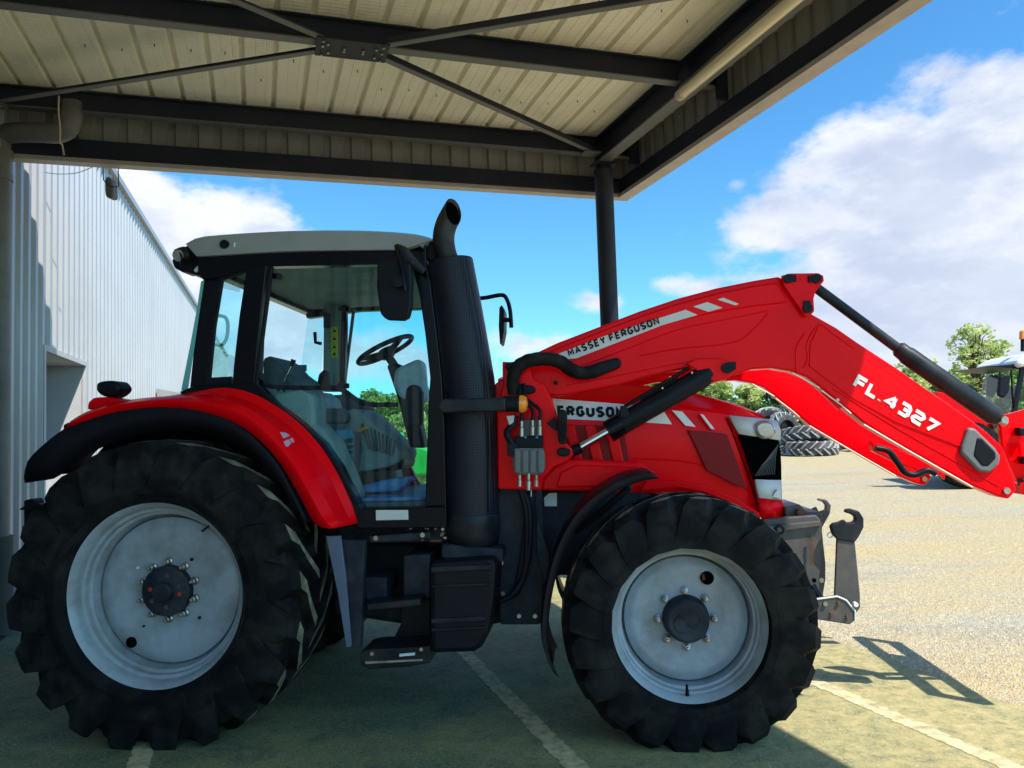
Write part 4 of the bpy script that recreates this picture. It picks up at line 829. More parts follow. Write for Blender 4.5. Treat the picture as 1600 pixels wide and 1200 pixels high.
# ---- chassis, tank, steps
ppx('gearbox', [(520, 790), (800, 760), (860, 760), (860, 940), (780, 975), (700, 990), (620, 975), (520, 960)], 5.0, 5.85, 'chass', bevel=.03)
ppx('frame_rail', [(780, 690), (850, 700), (850, 768), (1000, 770), (1180, 800), (1180, 842), (1010, 845), (860, 905), (848, 975), (800, 972), (782, 900)], 4.95, 5.08, 'chass', bevel=.01)
ppx('engine_block', [(860, 760), (1150, 790), (1150, 850), (960, 900), (860, 900)], 5.1, 5.75, 'chass', bevel=.03)
ppx('support_leg', [(779, 756), (846, 764), (850, 880), (843, 976), (782, 976), (778, 860)], 4.74, 4.8, 'chass', bevel=.006)
for q in ((784, 880), (786, 928), (811, 963), (836, 963)): MB().cyl(P(*q, 4.725), (0, 1, 0), 0.013, 0.02, 6).build('leg_bolt', 'steel', trac)
ppx('leg_stiffener', [(823, 770), (838, 768), (828, 860), (812, 930), (800, 935), (812, 870)], 4.70, 4.74, 'black', bevel=.008)
ppx('leg_stiffener', [(838, 790), (846, 830), (860, 870), (852, 920), (838, 860)], 4.71, 4.74, 'chass', bevel=.006)
ppx('info_label', [(850, 778), (858, 771), (870, 770), (870, 791), (851, 791)], 4.93, 4.945, 'white', bevel=0)
ppx('mudflap', [(509, 838), (532, 837), (540, 900), (549, 1010), (541, 1012), (528, 930)], 4.42, 4.44, 'strip', bevel=.004, label='grey blue mud strip')
ppx('step_side', [(531, 843), (570, 845), (563, 1012), (546, 1011), (540, 930)], 4.46, 4.52, 'chass', bevel=.006)
ppx('step_backing', [(566, 850), (672, 850), (672, 960), (628, 962), (618, 940), (566, 950)], 4.95, 5.2, 'black', bevel=.02)
ppx('step_box', [(570, 902), (604, 902), (604, 936), (570, 938)], 4.62, 4.9, 'chass', bevel=.01)
ppx('step_box', [(630, 868), (672, 866), (672, 935), (630, 936)], 4.6, 4.95, 'chass', bevel=.01)
ppx('step', [(572, 944), (655, 936), (657, 946), (574, 955)], 4.44, 4.72, 'blackm', bevel=.006)
stp = ppx('step', [(562, 1019), (578, 1015), (671, 1010), (672, 1036), (640, 1042), (576, 1046), (564, 1040)], 4.40, 4.68, 'blackm', bevel=.008)
for q in ((581, 1022), (658, 1015)): MB().cyl(P(*q, 4.39), (0, 1, 0), 0.010, 0.02, 16).build('step_bolt', 'steel', stp, smooth=40)
ppx('step_reflector', [(624, 1022), (648, 1020), (648, 1024), (624, 1026)], 4.39, 4.41, 'paper', parent=stp, bevel=0)
ppx('step_tread', [(570, 1034), (660, 1030), (660, 1033), (571, 1038)], 4.385, 4.41, 'steel', parent=stp, bevel=.002)
ppx('step_hanger', [(626, 940), (672, 936), (672, 1016), (600, 1018), (614, 1000), (626, 975)], 4.66, 4.7, 'black', bevel=.006)
tk = ppx('tool_tank', [(671, 879), (772, 872), (776, 884), (772, 940), (764, 990), (752, 1012), (740, 1020), (672, 1022)], 4.42, 4.95, 'black', bevel=.03)
for (y_, hh) in ((884, 9), (913, 4), (965, 8), (981, 4)): ppx('tank_rib', [(673, y_+2), (768 if y_ < 950 else 760, y_-2), (768 if y_ < 950 else 758, y_-2+hh), (673, y_+2+hh)], 4.405, 4.44, 'blackm', parent=tk, bevel=.006)
ppx('tank_bracket', [(690, 850), (785, 858), (786, 876), (776, 880), (690, 872)], 4.55, 5.0, 'chass', bevel=.01)
# ---- exhaust
def conep(pts, Y): return [P(a, b, Y) for a, b in pts]
ax = [P(703, 408, 4.68), P(718, 500, 4.68), P(733, 600, 4.68), P(738, 700, 4.68), P(738, 804, 4.68)]
wdp = [37, 41, 42, 41, 40]
ex = MB().tube(resample(ax, 24), [0.139+0.018*min(1, i/12) for i in range(24)], 40).build('heat_shield', 'perf', trac, smooth=50, bevel=.012)
MB().tube([P(728, 402, 4.55), P(748, 500, 4.56), P(762, 600, 4.555), P(765, 700, 4.555), P(765, 800, 4.555)], 0.005, 6).build('shield_seam', 'blackm', ex)
MB().tube([P(738, 801, 4.68), P(738, 806, 4.68), P(738, 832, 4.68), P(738, 850, 4.68), P(738, 860, 4.68)], [0.160, 0.166, 0.164, 0.13, 0.05], 36).build('muffler_base', 'blackm', ex, smooth=40)
op = smooth_line([P(702, 412, 4.68), P(696, 395, 4.68), P(693, 372, 4.68), P(697, 352, 4.68), P(706, 334, 4.68), P(718, 314, 4.68), P(728, 298, 4.68)], 7)
op = resample(op, 60); mb = MB(); mb.tube(op, 0.066, 28, caps=False)
p0 = P(711, 337, 4.68); nn = Vector((.80, -.55, .30)).normalized(); dd_ = (op[40]-op[30]).normalized(); rim_ = []
for k_ in range(28):
    for i_ in range(60):
        q = mb.v[i_*28+k_]; e_ = (q-p0).dot(nn)
        if e_ > 0: mb.v[i_*28+k_] = q - dd_*(e_/dd_.dot(nn))
    rim_.append(mb.v[59*28+k_])
# keep the wall up to the slanted cut only
keep = []
for f_ in mb.f:
    if len({tuple(round(c, 6) for c in mb.v[i_]) for i_ in f_}) >= 3 and not all((mb.v[i_]-p0).dot(nn) > -1e-4 for i_ in f_): keep.append(f_)
mb.f = keep; mb.m = [0]*len(keep)
mb.build('exhaust_outlet', 'pipe', trac, smooth=50, solid=0.005, weld=True)
ce_ = sum(rim_, Vector((0, 0, 0)))/28
MB().add([q*0.9+ce_*0.1-nn*.012 for q in rim_], [tuple(range(28))]).build('outlet_bore', 'void', ex)  # black disc inside the pipe, shade of the bore put into colour
ppx('roof_front_cluster', [(655, 382), (664, 375), (680, 378), (690, 392), (690, 402), (672, 408), (655, 398)], 4.66, 4.9, 'ink', bevel=.01)
# ---- mirrors and lamp arm
MB().tube([P(620, 384, 4.44), P(630, 391, 4.42), P(645, 410, 4.40), P(662, 424, 4.44)], [0.014, 0.026, 0.03, 0.02], 16).build('grab_handle', 'chass', trac, smooth=True)
mr = ppx('mirror', [(589, 410), (594, 406), (632, 407), (641, 413), (643, 440), (642, 480), (638, 496), (630, 500), (603, 499), (594, 490), (588, 450)], 4.34, 4.40, 'black', bevel=.025)
MB().tube([P(619, 384, 4.36), P(622, 400, 4.32), P(629, 430, 4.30), P(633, 455, 4.30)], 0.012, 10).build('mirror_arm', 'gloss', mr, smooth=True)
MB().cyl(P(622, 440, 4.29), (0, 1, 0), 0.032, 0.05, 18).build('mirror_joint', 'black', mr, smooth=40)
Ym = 6.65
mr2 = MB().tube(smooth_line([P(740, 467, Ym), P(760, 465, Ym), P(784, 461, Ym), P(792, 468, Ym), P(797, 485, Ym), P(799, 512, Ym)], 4), 0.018, 10).build('mirror_arm', 'black', trac, smooth=True)
ppx('mirror', [(780, 480), (784, 476), (788, 485), (788, 515), (784, 536), (781, 538), (779, 510)], Ym, Ym+.22, 'black', parent=mr2, bevel=.015)
MB().tube([P(785, 500, Ym), P(799, 500, Ym)], 0.02, 8).build('mirror_joint', 'black', mr2)
la = ppx('lamp_arm', [(690, 624), (790, 620), (790, 642), (690, 645), (683, 635)], 4.36, 4.46, 'blackm', bevel=.01)
MB().tube([P(786, 631, 4.42), P(813, 631, 4.42)], [0.045, 0.048], 20).build('lamp_body', 'black', la, smooth=40)
MB().tube([P(812, 631, 4.42), P(818, 631, 4.42), P(823, 631, 4.42), P(825, 631, 4.42)], [0.049, 0.049, 0.038, 0.005], 20).build('indicator_lens', 'orange', la, smooth=40)
ppx('bracket_plate', [(791, 650), (804, 649), (802, 660), (796, 664)], 4.5, 4.51, 'silver', parent=la, bevel=.001)

# ---- hood
Yh = 4.99
st_ = [  # px x, bottom y, waist y, decal bottom, decal top (shoulder), top y, half width change
 (776, 762, 700, 656, 622, 592, 0.0), (860, 766, 700, 656, 621, 594, 0), (930, 768, 705, 659, 627, 598, 0), (1000, 770, 710, 662, 634, 604, .0), (1050, 772, 712, 665, 638, 610, .01), (1100, 776, 716, 669, 643, 619, .03), (1140, 790, 722, 675, 648, 629, .05), (1175, 806, 735, 684, 654, 640, .09), (1200, 811, 748, 694, 661, 652, .14), (1214, 812, 760, 705, 672, 664, .20)]
cs = []
for (x, b, w_, d0, d1_, t_, dw) in st_:
    near = [P(x, b, Yh+dw+.01), P(x, w_, Yh+dw-.005), P(x, d0, Yh+dw), P(x, d1_, Yh+dw+.015), P(x, d1_-6, Yh+dw+.03), P(x, t_, Yh+dw+.16)]
    X = near[2].x
    near = [Vector((X, p.y, p.z)) for p in near]
    tz = near[-1].z
    ring = near + [Vector((X, YC-.1, tz+.025)), Vector((X, YC+.1, tz+.025))] + [Vector((X, 2*YC-p.y, p.z)) for p in near[::-1]]
    cs.append(ring)
hood = MB().loft(cs)
hood.f.append(tuple(range((len(cs)-1)*len(cs[0]), len(cs)*len(cs[0])))); hood.m.append(0)
hood = hood.build('hood', 'red', trac, smooth=22, weld=True)
# side vents
for pts in ([(898, 664), (912, 665), (926, 727), (912, 727)], [(930, 664), (944, 665), (958, 727), (944, 727)], [(963, 664), (973, 665), (985, 727), (976, 727)]):
    ppx('hood_vent', pts, Yh-.018, Yh+.01, 'red_dark', parent=hood, bevel=.002)
for pts in ([(880, 663), (898, 664), (912, 727), (898, 727)], [(913, 664), (930, 664), (944, 727), (927, 727)], [(945, 664), (963, 664), (976, 727), (959, 727)]):
    ppx('vent_fin', pts, Yh-.030, Yh-.002, 'red', parent=hood, bevel=.006)
# mesh panel near the nose, with its moulded edge
ppx('mesh_panel', [(1075, 672), (1136, 678), (1168, 765), (1150, 758), (1105, 735)], Yh-.004, Yh+.03, 'red_dark', parent=hood, bevel=.002)
# decals
mb = MB()
mb.px([(856, 622), (980, 632), (1035, 639), (1050, 663), (1005, 660), (940, 657), (868, 654)], Yh-.006, Yh-.0035); mb.px([(1050, 641), (1066, 643), (1087, 667), (1071, 665)], Yh-.0065, Yh-.0035); mb.px([(1094, 647), (1099, 648), (1117, 671), (1111, 670)], Yh-.0065, Yh+.03)
mb.build('hood_decal', 'white', hood)
lettering(MB(), 'FERGUSON', (857, 650), (17.0, .45), (-1, -17), Yh-.0075, t=.28, gap=.12, fit=119/17.0).build('hood_lettering', 'ink', hood)
# character line
MB().tube([P(a, b, Yh+.004+k) for a, b, k in ((990, 716, -.005), (1060, 719, 0), (1100, 726, .02), (1140, 745, .04), (1170, 768, .08))], 0.006, 8).build('hood_crease', 'red', hood, smooth=True)
# nose: silver lamp band, grille, lower silver, red chin
Yn_ = 5.03
def wrap(name, pts_l, pts_r, m, yi, yf, parent=hood, bevel=.006):
    """a piece that starts on the hood flank and curls round the nose: traced edge points from top to bottom"""
    a = [P(x, y, Yh+.02) for x, y in pts_l]; b = [P(x, y, Yn_+.12) for x, y in pts_r]; c = [Vector((p.x+.02, YC, p.z)) for p in b]
    dd = [Vector((p.x, 2*YC-p.y, p.z)) for p in b]; e = [Vector((p.x, 2*YC-p.y, p.z)) for p in a]
    return MB().loft([a, [(p*0.5+q*0.5)+Vector((0, -.025, 0)) for p, q in zip(a, b)], b, c, dd, [(p*0.5+q*0.5)+Vector((0, .025, 0)) for p, q in zip(dd, e)], e]).build(name, m, parent, smooth=35, solid=0.02)
hl_ = wrap('headlamp_band', [(1140, 649), (1150, 668), (1156, 678)], [(1214, 657), (1220, 672), (1220, 688)], 'silver', 0, 0)
ppx('headlamp', smooth_line([(1180, 664), (1190, 657), (1206, 658), (1213, 668), (1212, 680), (1200, 686), (1187, 684), (1181, 676)], 4, True), Yh+.03, Yh+.12, 'lens', parent=hood, bevel=.02, smooth=50)
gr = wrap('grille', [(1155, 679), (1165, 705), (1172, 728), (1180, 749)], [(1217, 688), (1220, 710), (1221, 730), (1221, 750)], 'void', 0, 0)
mb = MB()
for i in range(11):
    t = i/10; mb.tube([P(1180+30*t, 744-3*t, Yh-.03+.08*t), P(1190+22*t, 728-16*t, Yh-.0+.06*t), P(1200+16*t, 716-22*t, Yh+.02+.06*t)], 0.0013, 5)
mb.build('grille_bar', 'pvc', hood)
mb = MB(); rs = random.Random(8)
wrap('lower_band', [(1181, 749), (1184, 765), (1187, 778)], [(1221, 750), (1222, 766), (1222, 781)], 'silver', 0, 0)
wrap('chin', [(1186, 779), (1189, 796), (1193, 811)], [(1222, 782), (1226, 795), (1225, 809)], 'red', 0, 0)
ppx('number_plate_edge', [(1207, 776), (1215, 765), (1219, 768), (1221, 780)], Yh+.06, Yh+.16, 'white', parent=hood, bevel=.002)
ppx('reflector', [(988, 777), (1004, 778), (1003, 785), (987, 784)], Yh-.03, Yh-.01, 'yellow', bevel=.002)
ppx('hood_lower_lip', [(1000, 768), (1060, 762), (1100, 770), (1150, 790), (1190, 811), (1186, 801), (1150, 778), (1100, 758), (1060, 750), (1010, 752)], Yh-.03, Yh+.03, 'red', parent=hood, bevel=.008)

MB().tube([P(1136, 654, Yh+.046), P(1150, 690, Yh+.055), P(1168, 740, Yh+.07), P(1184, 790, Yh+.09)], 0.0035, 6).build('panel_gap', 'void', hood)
# ---- front mudguard: curved shell over the near front wheel
mg = [(1022, 740), (1000, 742), (965, 754), (925, 780), (895, 812), (872, 855), (858, 900), (850, 945), (847, 990), (853, 1025), (864, 1050)]
a = curve(mg, 4.30, 40); b = [p+Vector((0, .46, 0)) for p in a]
gd = MB().loft([[p+Vector((.03, 0.0, -.03)) for p in a], a, [p+Vector((-.012, .06, .012)) for p in a], [p+Vector((-.012, .4, .012)) for p in a], b]).build('front_fender', 'black', trac, smooth=40, solid=0.012)
MB().loft([[p+Vector((0, 1.78, 0)) for p in a], [p+Vector((0, 2.2, 0)) for p in a]]).build('front_fender', 'black', trac, smooth=40, solid=0.01)
MB().tube([P(985, 760, 4.6), P(940, 800, 4.7), P(900, 830, 4.9)], 0.02, 10).build('fender_bracket', 'chass', gd, smooth=True)
# ================================================================ LOADER on the tractor
YL, TL = 4.80, 0.12; YF = 5.93
armpts = [(797, 573), (815, 562), (870, 536), (940, 509), (1000, 486), (1060, 466), (1120, 450), (1180, 438), (1217, 432), (1240, 445), (1256, 482), (1266, 489), (1307, 512), (1340, 535), (1400, 574), (1450, 609), (1500, 643), (1545, 677), (1566, 697), (1583, 738), (1589, 766), (1577, 780), (1560, 776), (1522, 760), (1470, 731), (1425, 705), (1385, 683), (1350, 661), (1315, 632), (1282, 605), (1262, 590), (1236, 580), (1205, 575), (1175, 577), (1150, 585), (1136, 592), (1116, 597), (1104, 588), (1094, 572), (1079, 566), (1070, 577), (1049, 580), (1005, 590), (967, 601), (920, 610), (874, 619), (846, 616), (815, 602)]
arms = []
for Y0 in (YL, YF):
    xz = [pz(a, b, YL) for a, b in armpts]
    arms.append(MB().slab(xz, Y0, Y0+TL).build('loader_arm', 'red', trac, bevel=.012))
arm = arms[0]
# pressed edges on the arm face: raised upper box section and long folds
ppx('upper_box', [(860, 548), (940, 517), (1000, 494), (1060, 474), (1120, 458), (1180, 446), (1214, 441), (1232, 472), (1180, 478), (1115, 488), (1050, 504), (985, 524), (925, 548), (880, 566)], YL-.022, YL+.02, 'red', parent=arm, bevel=.009)
def fold(pts, r=0.004, Y=YL+.0005, par=arm): MB().tube([P(a, b, Y) for a, b in smooth_line(pts, 4)], r, 8).build('pressed_fold', 'red', par, smooth=True)
fold([(885, 602), (960, 588), (1040, 572), (1100, 562)]); fold([(1000, 556), (1060, 545), (1143, 536), (1172, 520), (1200, 490)], .005); fold([(900, 575), (980, 545), (1060, 515), (1130, 500), (1199, 486)], .004)
for pts in ([(1255, 575), (1262, 560), (1261, 535), (1280, 508), (1300, 520), (1335, 545)],): fold(pts, .006)
ppx('pressed_panel', [(1264, 572), (1266, 536), (1278, 511), (1335, 550), (1480, 655), (1508, 680), (1504, 700), (1400, 660), (1330, 622)], YL-.007, YL+.02, 'red', parent=arm, bevel=.004)
fold([(1245, 583), (1244, 545), (1258, 520)], .006)
fold([(1300, 606), (1400, 668), (1500, 725), (1560, 760)], .005)
# cream highlight of the underside edges, painted on as thin tubes
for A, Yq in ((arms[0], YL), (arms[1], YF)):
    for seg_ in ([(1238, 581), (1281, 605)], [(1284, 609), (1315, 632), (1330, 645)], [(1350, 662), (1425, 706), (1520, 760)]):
        xz = [P(x_, y_, YL) for x_, y_ in seg_]; MB().tube([Vector((p.x, Yq+.004, p.z-.004)) for p in xz], 0.0035, 6).build('bright_edge', 'cream', A)
# decals and lettering on the arm
mb = MB()
for pts in ([(864, 556), (955, 521), (1071, 484), (1090, 492), (1035, 508), (900, 560), (885, 561)], [(1083, 479), (1105, 472), (1129, 481), (1107, 487)], [(1121, 468), (1130, 465), (1155, 475), (1149, 477)]): mb.px(pts, YL-.0245, YL-.021)
mb.build('silver_stripe', 'decal', arm)
lettering(MB(), 'MASSEY FERGUSON', (889, 557.5), (10.4, -3.75), (-3.6, -11.2), YL-.0255, t=.24, gap=.17, fit=151/11.05).build('arm_lettering', 'ink', arm)
lettering(MB(), 'FL.4327', (1331, 603.5), (18.2, 10.9), (10.2, -19.2), YL-.0085, t=.255, gap=.13, fit=149/21.2).build('model_lettering', 'white', arm)
# step pad near the arm end
ppx('arm_cover', [(1513, 668), (1524, 669), (1556, 700), (1564, 712), (1562, 726), (1547, 739), (1530, 737), (1502, 708), (1503, 696)], YL-.03, YL+.01, 'cover', parent=arm, bevel=.014)
ppx('cover_recess', [(1526, 683), (1534, 683), (1556, 706), (1558, 716), (1545, 730), (1534, 729), (1520, 712)], YL-.034, YL+.0, 'black', parent=arm, bevel=.012)
MB().cyl(P(1574, 767, YL-.02), (0, 1, 0), 0.018, 0.03, 16).build('end_pin', 'steel', arm, smooth=40)
p_ = P(1574, 767, YL); MB().cyl((p_.x, YF-.02, p_.z), (0, 1, 0), 0.018, 0.03, 16).build('end_pin', 'steel', arms[1], smooth=40)

# knee plates with pins
for A, Yq, s in ((arms[0], YL, 1), (arms[1], YF, 1)):
    xz = [pz(a, b, YL) for a, b in [(1218, 433), (1232, 429.5), (1275, 429), (1283, 433), (1284, 441), (1271, 458), (1268, 468), (1269, 488), (1262, 496), (1254, 495), (1243, 478), (1222, 448)]]
    kp = MB().slab(xz, Yq-.045, Yq-.03).build('knee_plate', 'red', A, bevel=.003); MB().slab(xz, Yq+TL+.02, Yq+TL+.035).build('knee_plate', 'red', A, bevel=.003)
    for (a, b, dx_, dz_) in ((1228, 438, 1, 0), (1272, 438, -1, 0), (1258, 484, 0, 1)):
        q = P(a, b, YL); MB().cyl((q.x, Yq-.065, q.z), (0, 1, 0), 0.027, 0.3, 20).slab([(q.x-.012+dx_*.035, q.z-.014+dz_*.03), (q.x+.012+dx_*.035, q.z-.014+dz_*.03), (q.x+.012+dx_*.035, q.z+.014+dz_*.03), (q.x-.012+dx_*.035, q.z+.014+dz_*.03)], Yq-.055, Yq-.045).slab([(q.x-.02*(1-abs(dx_))-.0*dx_, q.z-.02*abs(dx_)), (q.x+.045*dx_+.02*(1-abs(dx_)), q.z-.02*abs(dx_)), (q.x+.045*dx_+.018*(1-abs(dx_)), q.z+.02*abs(dx_)+.045*dz_), (q.x-.018*(1-abs(dx_)), q.z+.02*abs(dx_)+.045*dz_)], Yq-.062, Yq-.046).build('knee_pin', 'black', A, smooth=40)
    q = P(1250, 438, YL); MB().cyl((q.x, Yq-.052, q.z), (0, 1, 0), 0.011, 0.02, 16).build('plate_boss', 'red', A, smooth=40)
# upper (tilt) cylinders: thin tube then barrel, one per arm
for Yq in (YL+.03, YF+.03):
    D = lambda a, b: Vector((P(a, b, YL).x, Yq+.03, P(a, b, YL).z))
    t_ = MB().tube([D(1276, 444), D(1412, 545)], 0.030, 20).build('tilt_cylinder', 'blackm', trac, smooth=True)
    MB().tube([D(1408, 542), D(1411, 544), D(1420, 551), D(1424, 554), D(1560, 649), D(1569, 655)], [0.036, 0.047, 0.049, 0.055, 0.056, 0.04], 28).build('cylinder_barrel', 'blackm', t_, smooth=40)
    MB().tube([D(1566, 652), D(1580, 662)], 0.020, 14).build('cylinder_eye', 'steel', t_, smooth=True)
    MB().tube([D(1572, 656)-Vector((0, .05, 0)), D(1572, 656)+Vector((0, .06, 0))], 0.02, 14).build('cylinder_pin', 'steel', t_, smooth=True)
# lift cylinders
for Yq in (YL-.005, YF+.13):
    D = lambda a, b: Vector((P(a, b, YL-.05).x, Yq, P(a, b, YL-.05).z))
    l_ = MB().tube([D(1112, 580), D(1100, 588), D(962, 668)], [0.05, 0.064, 0.064], 28).build('lift_cylinder', 'black', trac, smooth=40)
    MB().tube([D(972, 662), D(950, 675)], [0.067, 0.067], 28).build('gland', 'gloss', l_, smooth=40)
    MB().tube([D(958, 670), D(904, 701)], 0.024, 20).build('cylinder_rod', 'chrome', l_, smooth=True)
    MB().tube([D(908, 699), D(884, 710)], 0.034, 18).build('rod_end', 'black', l_, smooth=40)
    MB().tube([D(1078, 574)+Vector((0, -.02, .0)), D(978, 634)+Vector((0, -.02, 0)), D(972, 648)+Vector((0, -.01, 0))], 0.012, 10).build('oil_pipe', 'gloss', l_, smooth=True)
    MB().tube([D(1060, 590)+Vector((0, -.02, 0)), D(1000, 625)+Vector((0, -.02, 0))], 0.008, 8).build('oil_pipe', 'gloss', l_, smooth=True)
    MB().px([(970, 634), (980, 634), (984, 655), (968, 652)], Yq-.06, Yq+.02).build('port_block', 'black', l_, bevel=.006)
    for q in ((1081, 588), (1035, 612)): MB().cyl(D(*q)+Vector((0, -.066, .02)), (0, 1, 0), .006, .02, 10).build('pipe_screw', 'silver', l_)
ppx('lift_lug', [(1073, 568), (1090, 560), (1120, 560), (1150, 566), (1148, 582), (1136, 592), (1116, 597), (1104, 588)], YL-.05, YL-.012, 'red', parent=arm, bevel=.006)
q = P(1135, 575, YL-.05)
MB().cyl((q.x, q.y-.02, q.z), (0, 1, 0), 0.03, 0.08, 20).px([(1135, 566), (1150, 565), (1150, 577), (1137, 584)], q.y-.015, q.y).build('lift_pin', 'black', arm, smooth=40)
# mounting tower and sub frame
tw = ppx('loader_tower', [(785, 568), (812, 563), (826, 570), (832, 590), (850, 600), (862, 622), (872, 655), (880, 690), (893, 700), (896, 712), (886, 722), (866, 730), (848, 750), (846, 766), (778, 764), (776, 640), (786, 600)], 4.64, 4.70, 'red', bevel=.01)
ppx('tower_cap', [(773, 600), (787, 590), (800, 598), (800, 640), (773, 640)], 4.71, 4.9, 'red', parent=tw, bevel=.01)
ppx('loader_subframe', [(846, 766), (848, 748), (866, 730), (890, 718), (1000, 722), (1024, 738), (990, 762), (960, 768)], 4.76, 4.84, 'red', bevel=.012)
ppx('subframe_box', [(868, 762), (876, 738), (900, 726), (996, 730), (1012, 742), (985, 760)], 4.74, 4.765, 'red', bevel=.01)
for q, r_ in (((800, 572), .04), ((826, 608), .04), ((881, 706), .036)):
    ppx('tower_pin', smooth_line([(q[0]-11, q[1]), (q[0]-6, q[1]-6), (q[0]+6, q[1]-5), (q[0]+11, q[1]+1), (q[0]+4, q[1]+7), (q[0]-7, q[1]+6)], 3, True), 4.595, 4.66, 'black', parent=tw, bevel=.008, smooth=50)
MB().cyl(P(868, 598, 4.78), (0, 1, 0), 0.013, 0.03, 14).build('arm_bolt', 'ink', arm)
ppx('tower_stop', [(854, 661), (862, 656), (866, 651), (870, 660), (870, 674), (862, 668)], 4.60, 4.64, 'black', parent=tw, bevel=.004)
ppx('rubber_grip', smooth_line([(872, 642), (880, 640), (886, 648), (885, 690), (880, 693), (873, 691), (871, 660)], 3, True), 4.57, 4.63, 'rubber', parent=tw, bevel=.012, smooth=50)
ppx('tower_mirror_plate', [(785, 565), (800, 566), (800, 600), (785, 612)], 6.1, 6.2, 'red', bevel=.006)
# hydraulic coupler with hoses
hc = ppx('hydraulic_coupler', [(801, 700), (848, 700), (851, 712), (851, 734), (845, 742), (808, 742), (801, 730)], 4.52, 4.62, 'cover', bevel=.01)
for x in (804, 816, 828, 840): ppx('coupler_cell', [(x, 703), (x+9, 703), (x+9, 739), (x, 739)], 4.505, 4.53, 'cover', parent=hc, bevel=.006)
ppx('coupler_valve', [(804, 681), (848, 681), (848, 700), (804, 700)], 4.54, 4.62, 'ink', parent=hc, bevel=.006)
ppx('coupler_plate', [(812, 656), (846, 654), (847, 682), (811, 682)], 4.56, 4.62, 'link', parent=hc, bevel=.004)
for x, y0_, y1_, r_ in ((815, 658, 682, .012), (832, 656, 680, .012), (843, 655, 680, .012), (812, 742, 760, .012), (838, 742, 760, .012), (826, 740, 766, .014)):
    MB().tube([P(x, y0_, 4.53), P(x, y0_+(y1_-y0_)*.4, 4.53), P(x, y0_+(y1_-y0_)*.45, 4.53), P(x, y1_, 4.53)], [r_*.8, r_*.8, r_*1.15, r_*1.15], 12).build('hose_fitting', 'steel', hc, smooth=40)
for q in ((821, 683), (839, 683)): MB().cyl(P(*q, 4.535), (0, 1, 0), .008, .01, 10).build('plug_cap', 'blue', hc)
MB().tube(smooth_line([P(806, 650, 4.55), P(800, 665, 4.53), P(792, 676, 4.53), P(797, 688, 4.53), P(806, 700, 4.53)], 5), .02, 10).build('return_hose', 'black', hc, smooth=True)
ppx('coupler_lever', [(792, 690), (802, 694), (803, 714), (793, 712)], 4.5, 4.54, 'black', parent=hc, bevel=.005)
MB().tube([P(830, 766, 4.53), P(830, 776, 4.53)], .003, 6).build('breather_stub', 'silver', hc)
MB().tube(smooth_line([P(802, 615, 4.60), P(801, 596, 4.58), P(808, 575, 4.56), P(828, 563, 4.55), P(856, 561, 4.56), P(876, 566, 4.58), P(893, 578, 4.62), P(910, 583, 4.68), P(930, 580, 4.74)], 6), [.030+.0018*math.sin(i*1.9) + .010*min(1, i/10) for i in range(49)], 16).build('hose_bundle', 'rubber', trac, smooth=True)
ppx('hose_cover', [(918, 572), (934, 566), (964, 558), (971, 562), (971, 572), (964, 576), (934, 588), (922, 590)], YL-.09, YL-.02, 'black', parent=arm, bevel=.015)
for i, (x0_, x1_) in enumerate(((808, 815), (812, 832), (818, 843))):
    MB().tube(smooth_line([P(x0_, 600, 4.6), P(x0_+4, 622, 4.56), P(x1_, 640, 4.54), P(x1_, 657, 4.53)], 5), 0.011, 10).build('supply_hose', 'black', trac, smooth=True)
for pts in ([(802, 745), (812, 765), (822, 800), (823, 850), (818, 900), (795, 935)], [(812, 760), (826, 790), (829, 840), (822, 890), (806, 925), (780, 940)]):
    MB().tube(smooth_line([P(a, b, 4.66) for a, b in pts], 5), 0.016, 10).build('return_hose', 'black', trac, smooth=True)
# far tower and cross tube between the arms, behind the hood
MB().tube([Vector((P(1190, 500, YL).x, YL+TL, P(1215, 520, YL).z)), Vector((P(1190, 500, YL).x, YF, P(1215, 520, YL).z))], .06, 24).build('cross_tube', 'red', trac, smooth=True)
# small lugs on the far arm's inner face and pipe work
ppx('pipe_bracket', [(1281, 612), (1300, 616), (1320, 634), (1310, 640), (1300, 630)], YL+.02, YL+.04, 'red', parent=arm, bevel=.003)
MB().cyl(P(1309, 625, YL-.002), (0, 1, 0), .010, .02, 12).build('bracket_bolt', 'silver', arm)
hz = [(1368, 700), (1388, 705), (1402, 722), (1414, 738), (1430, 742), (1448, 735), (1462, 740)]
MB().tube(smooth_line([Vector((P(a, b, 5.6).x, 5.6, P(a, b, 5.6).z)) for a, b in hz], 5), .022, 10).build('implement_hose', 'black', trac, smooth=True)
ppx('inner_brace', [(1362, 690), (1400, 700), (1450, 722), (1500, 735), (1500, 745), (1440, 738), (1395, 720), (1365, 705)], 5.7, 5.78, 'red', bevel=.008)
# headstock at the arm end
hs_ = MB().px([(1562, 655), (1572, 648), (1600, 640), (1610, 642), (1612, 700), (1610, 768), (1600, 765), (1590, 752), (1580, 730), (1568, 700)], YL+.14, YL+.17).build('headstock_plate', 'red', trac, bevel=.006)
for q in ((1592, 668), (1597, 712), (1596, 748)): ppx('headstock_pin', [(q[0], q[1]), (q[0]+16, q[1]), (q[0]+16, q[1]+13), (q[0]+2, q[1]+13)], YL+.08, YL+.139, 'black', parent=hs_, bevel=.008)
mb = MB(); mb.slab([pz(a, b, YL) for a, b in [(1562, 655), (1572, 648), (1610, 642), (1610, 768), (1590, 752), (1580, 730), (1568, 700)]], YF-.05, YF-.02); mb.build('headstock_plate', 'red', trac, bevel=.006)
xh = 2.84  # carriage mostly out of view, placed for the lattice shadow it casts
cr = MB(); 
for z in (1.14, 1.50): cr.box(xh, xh+.07, 4.42, 5.80, z, z+.07)
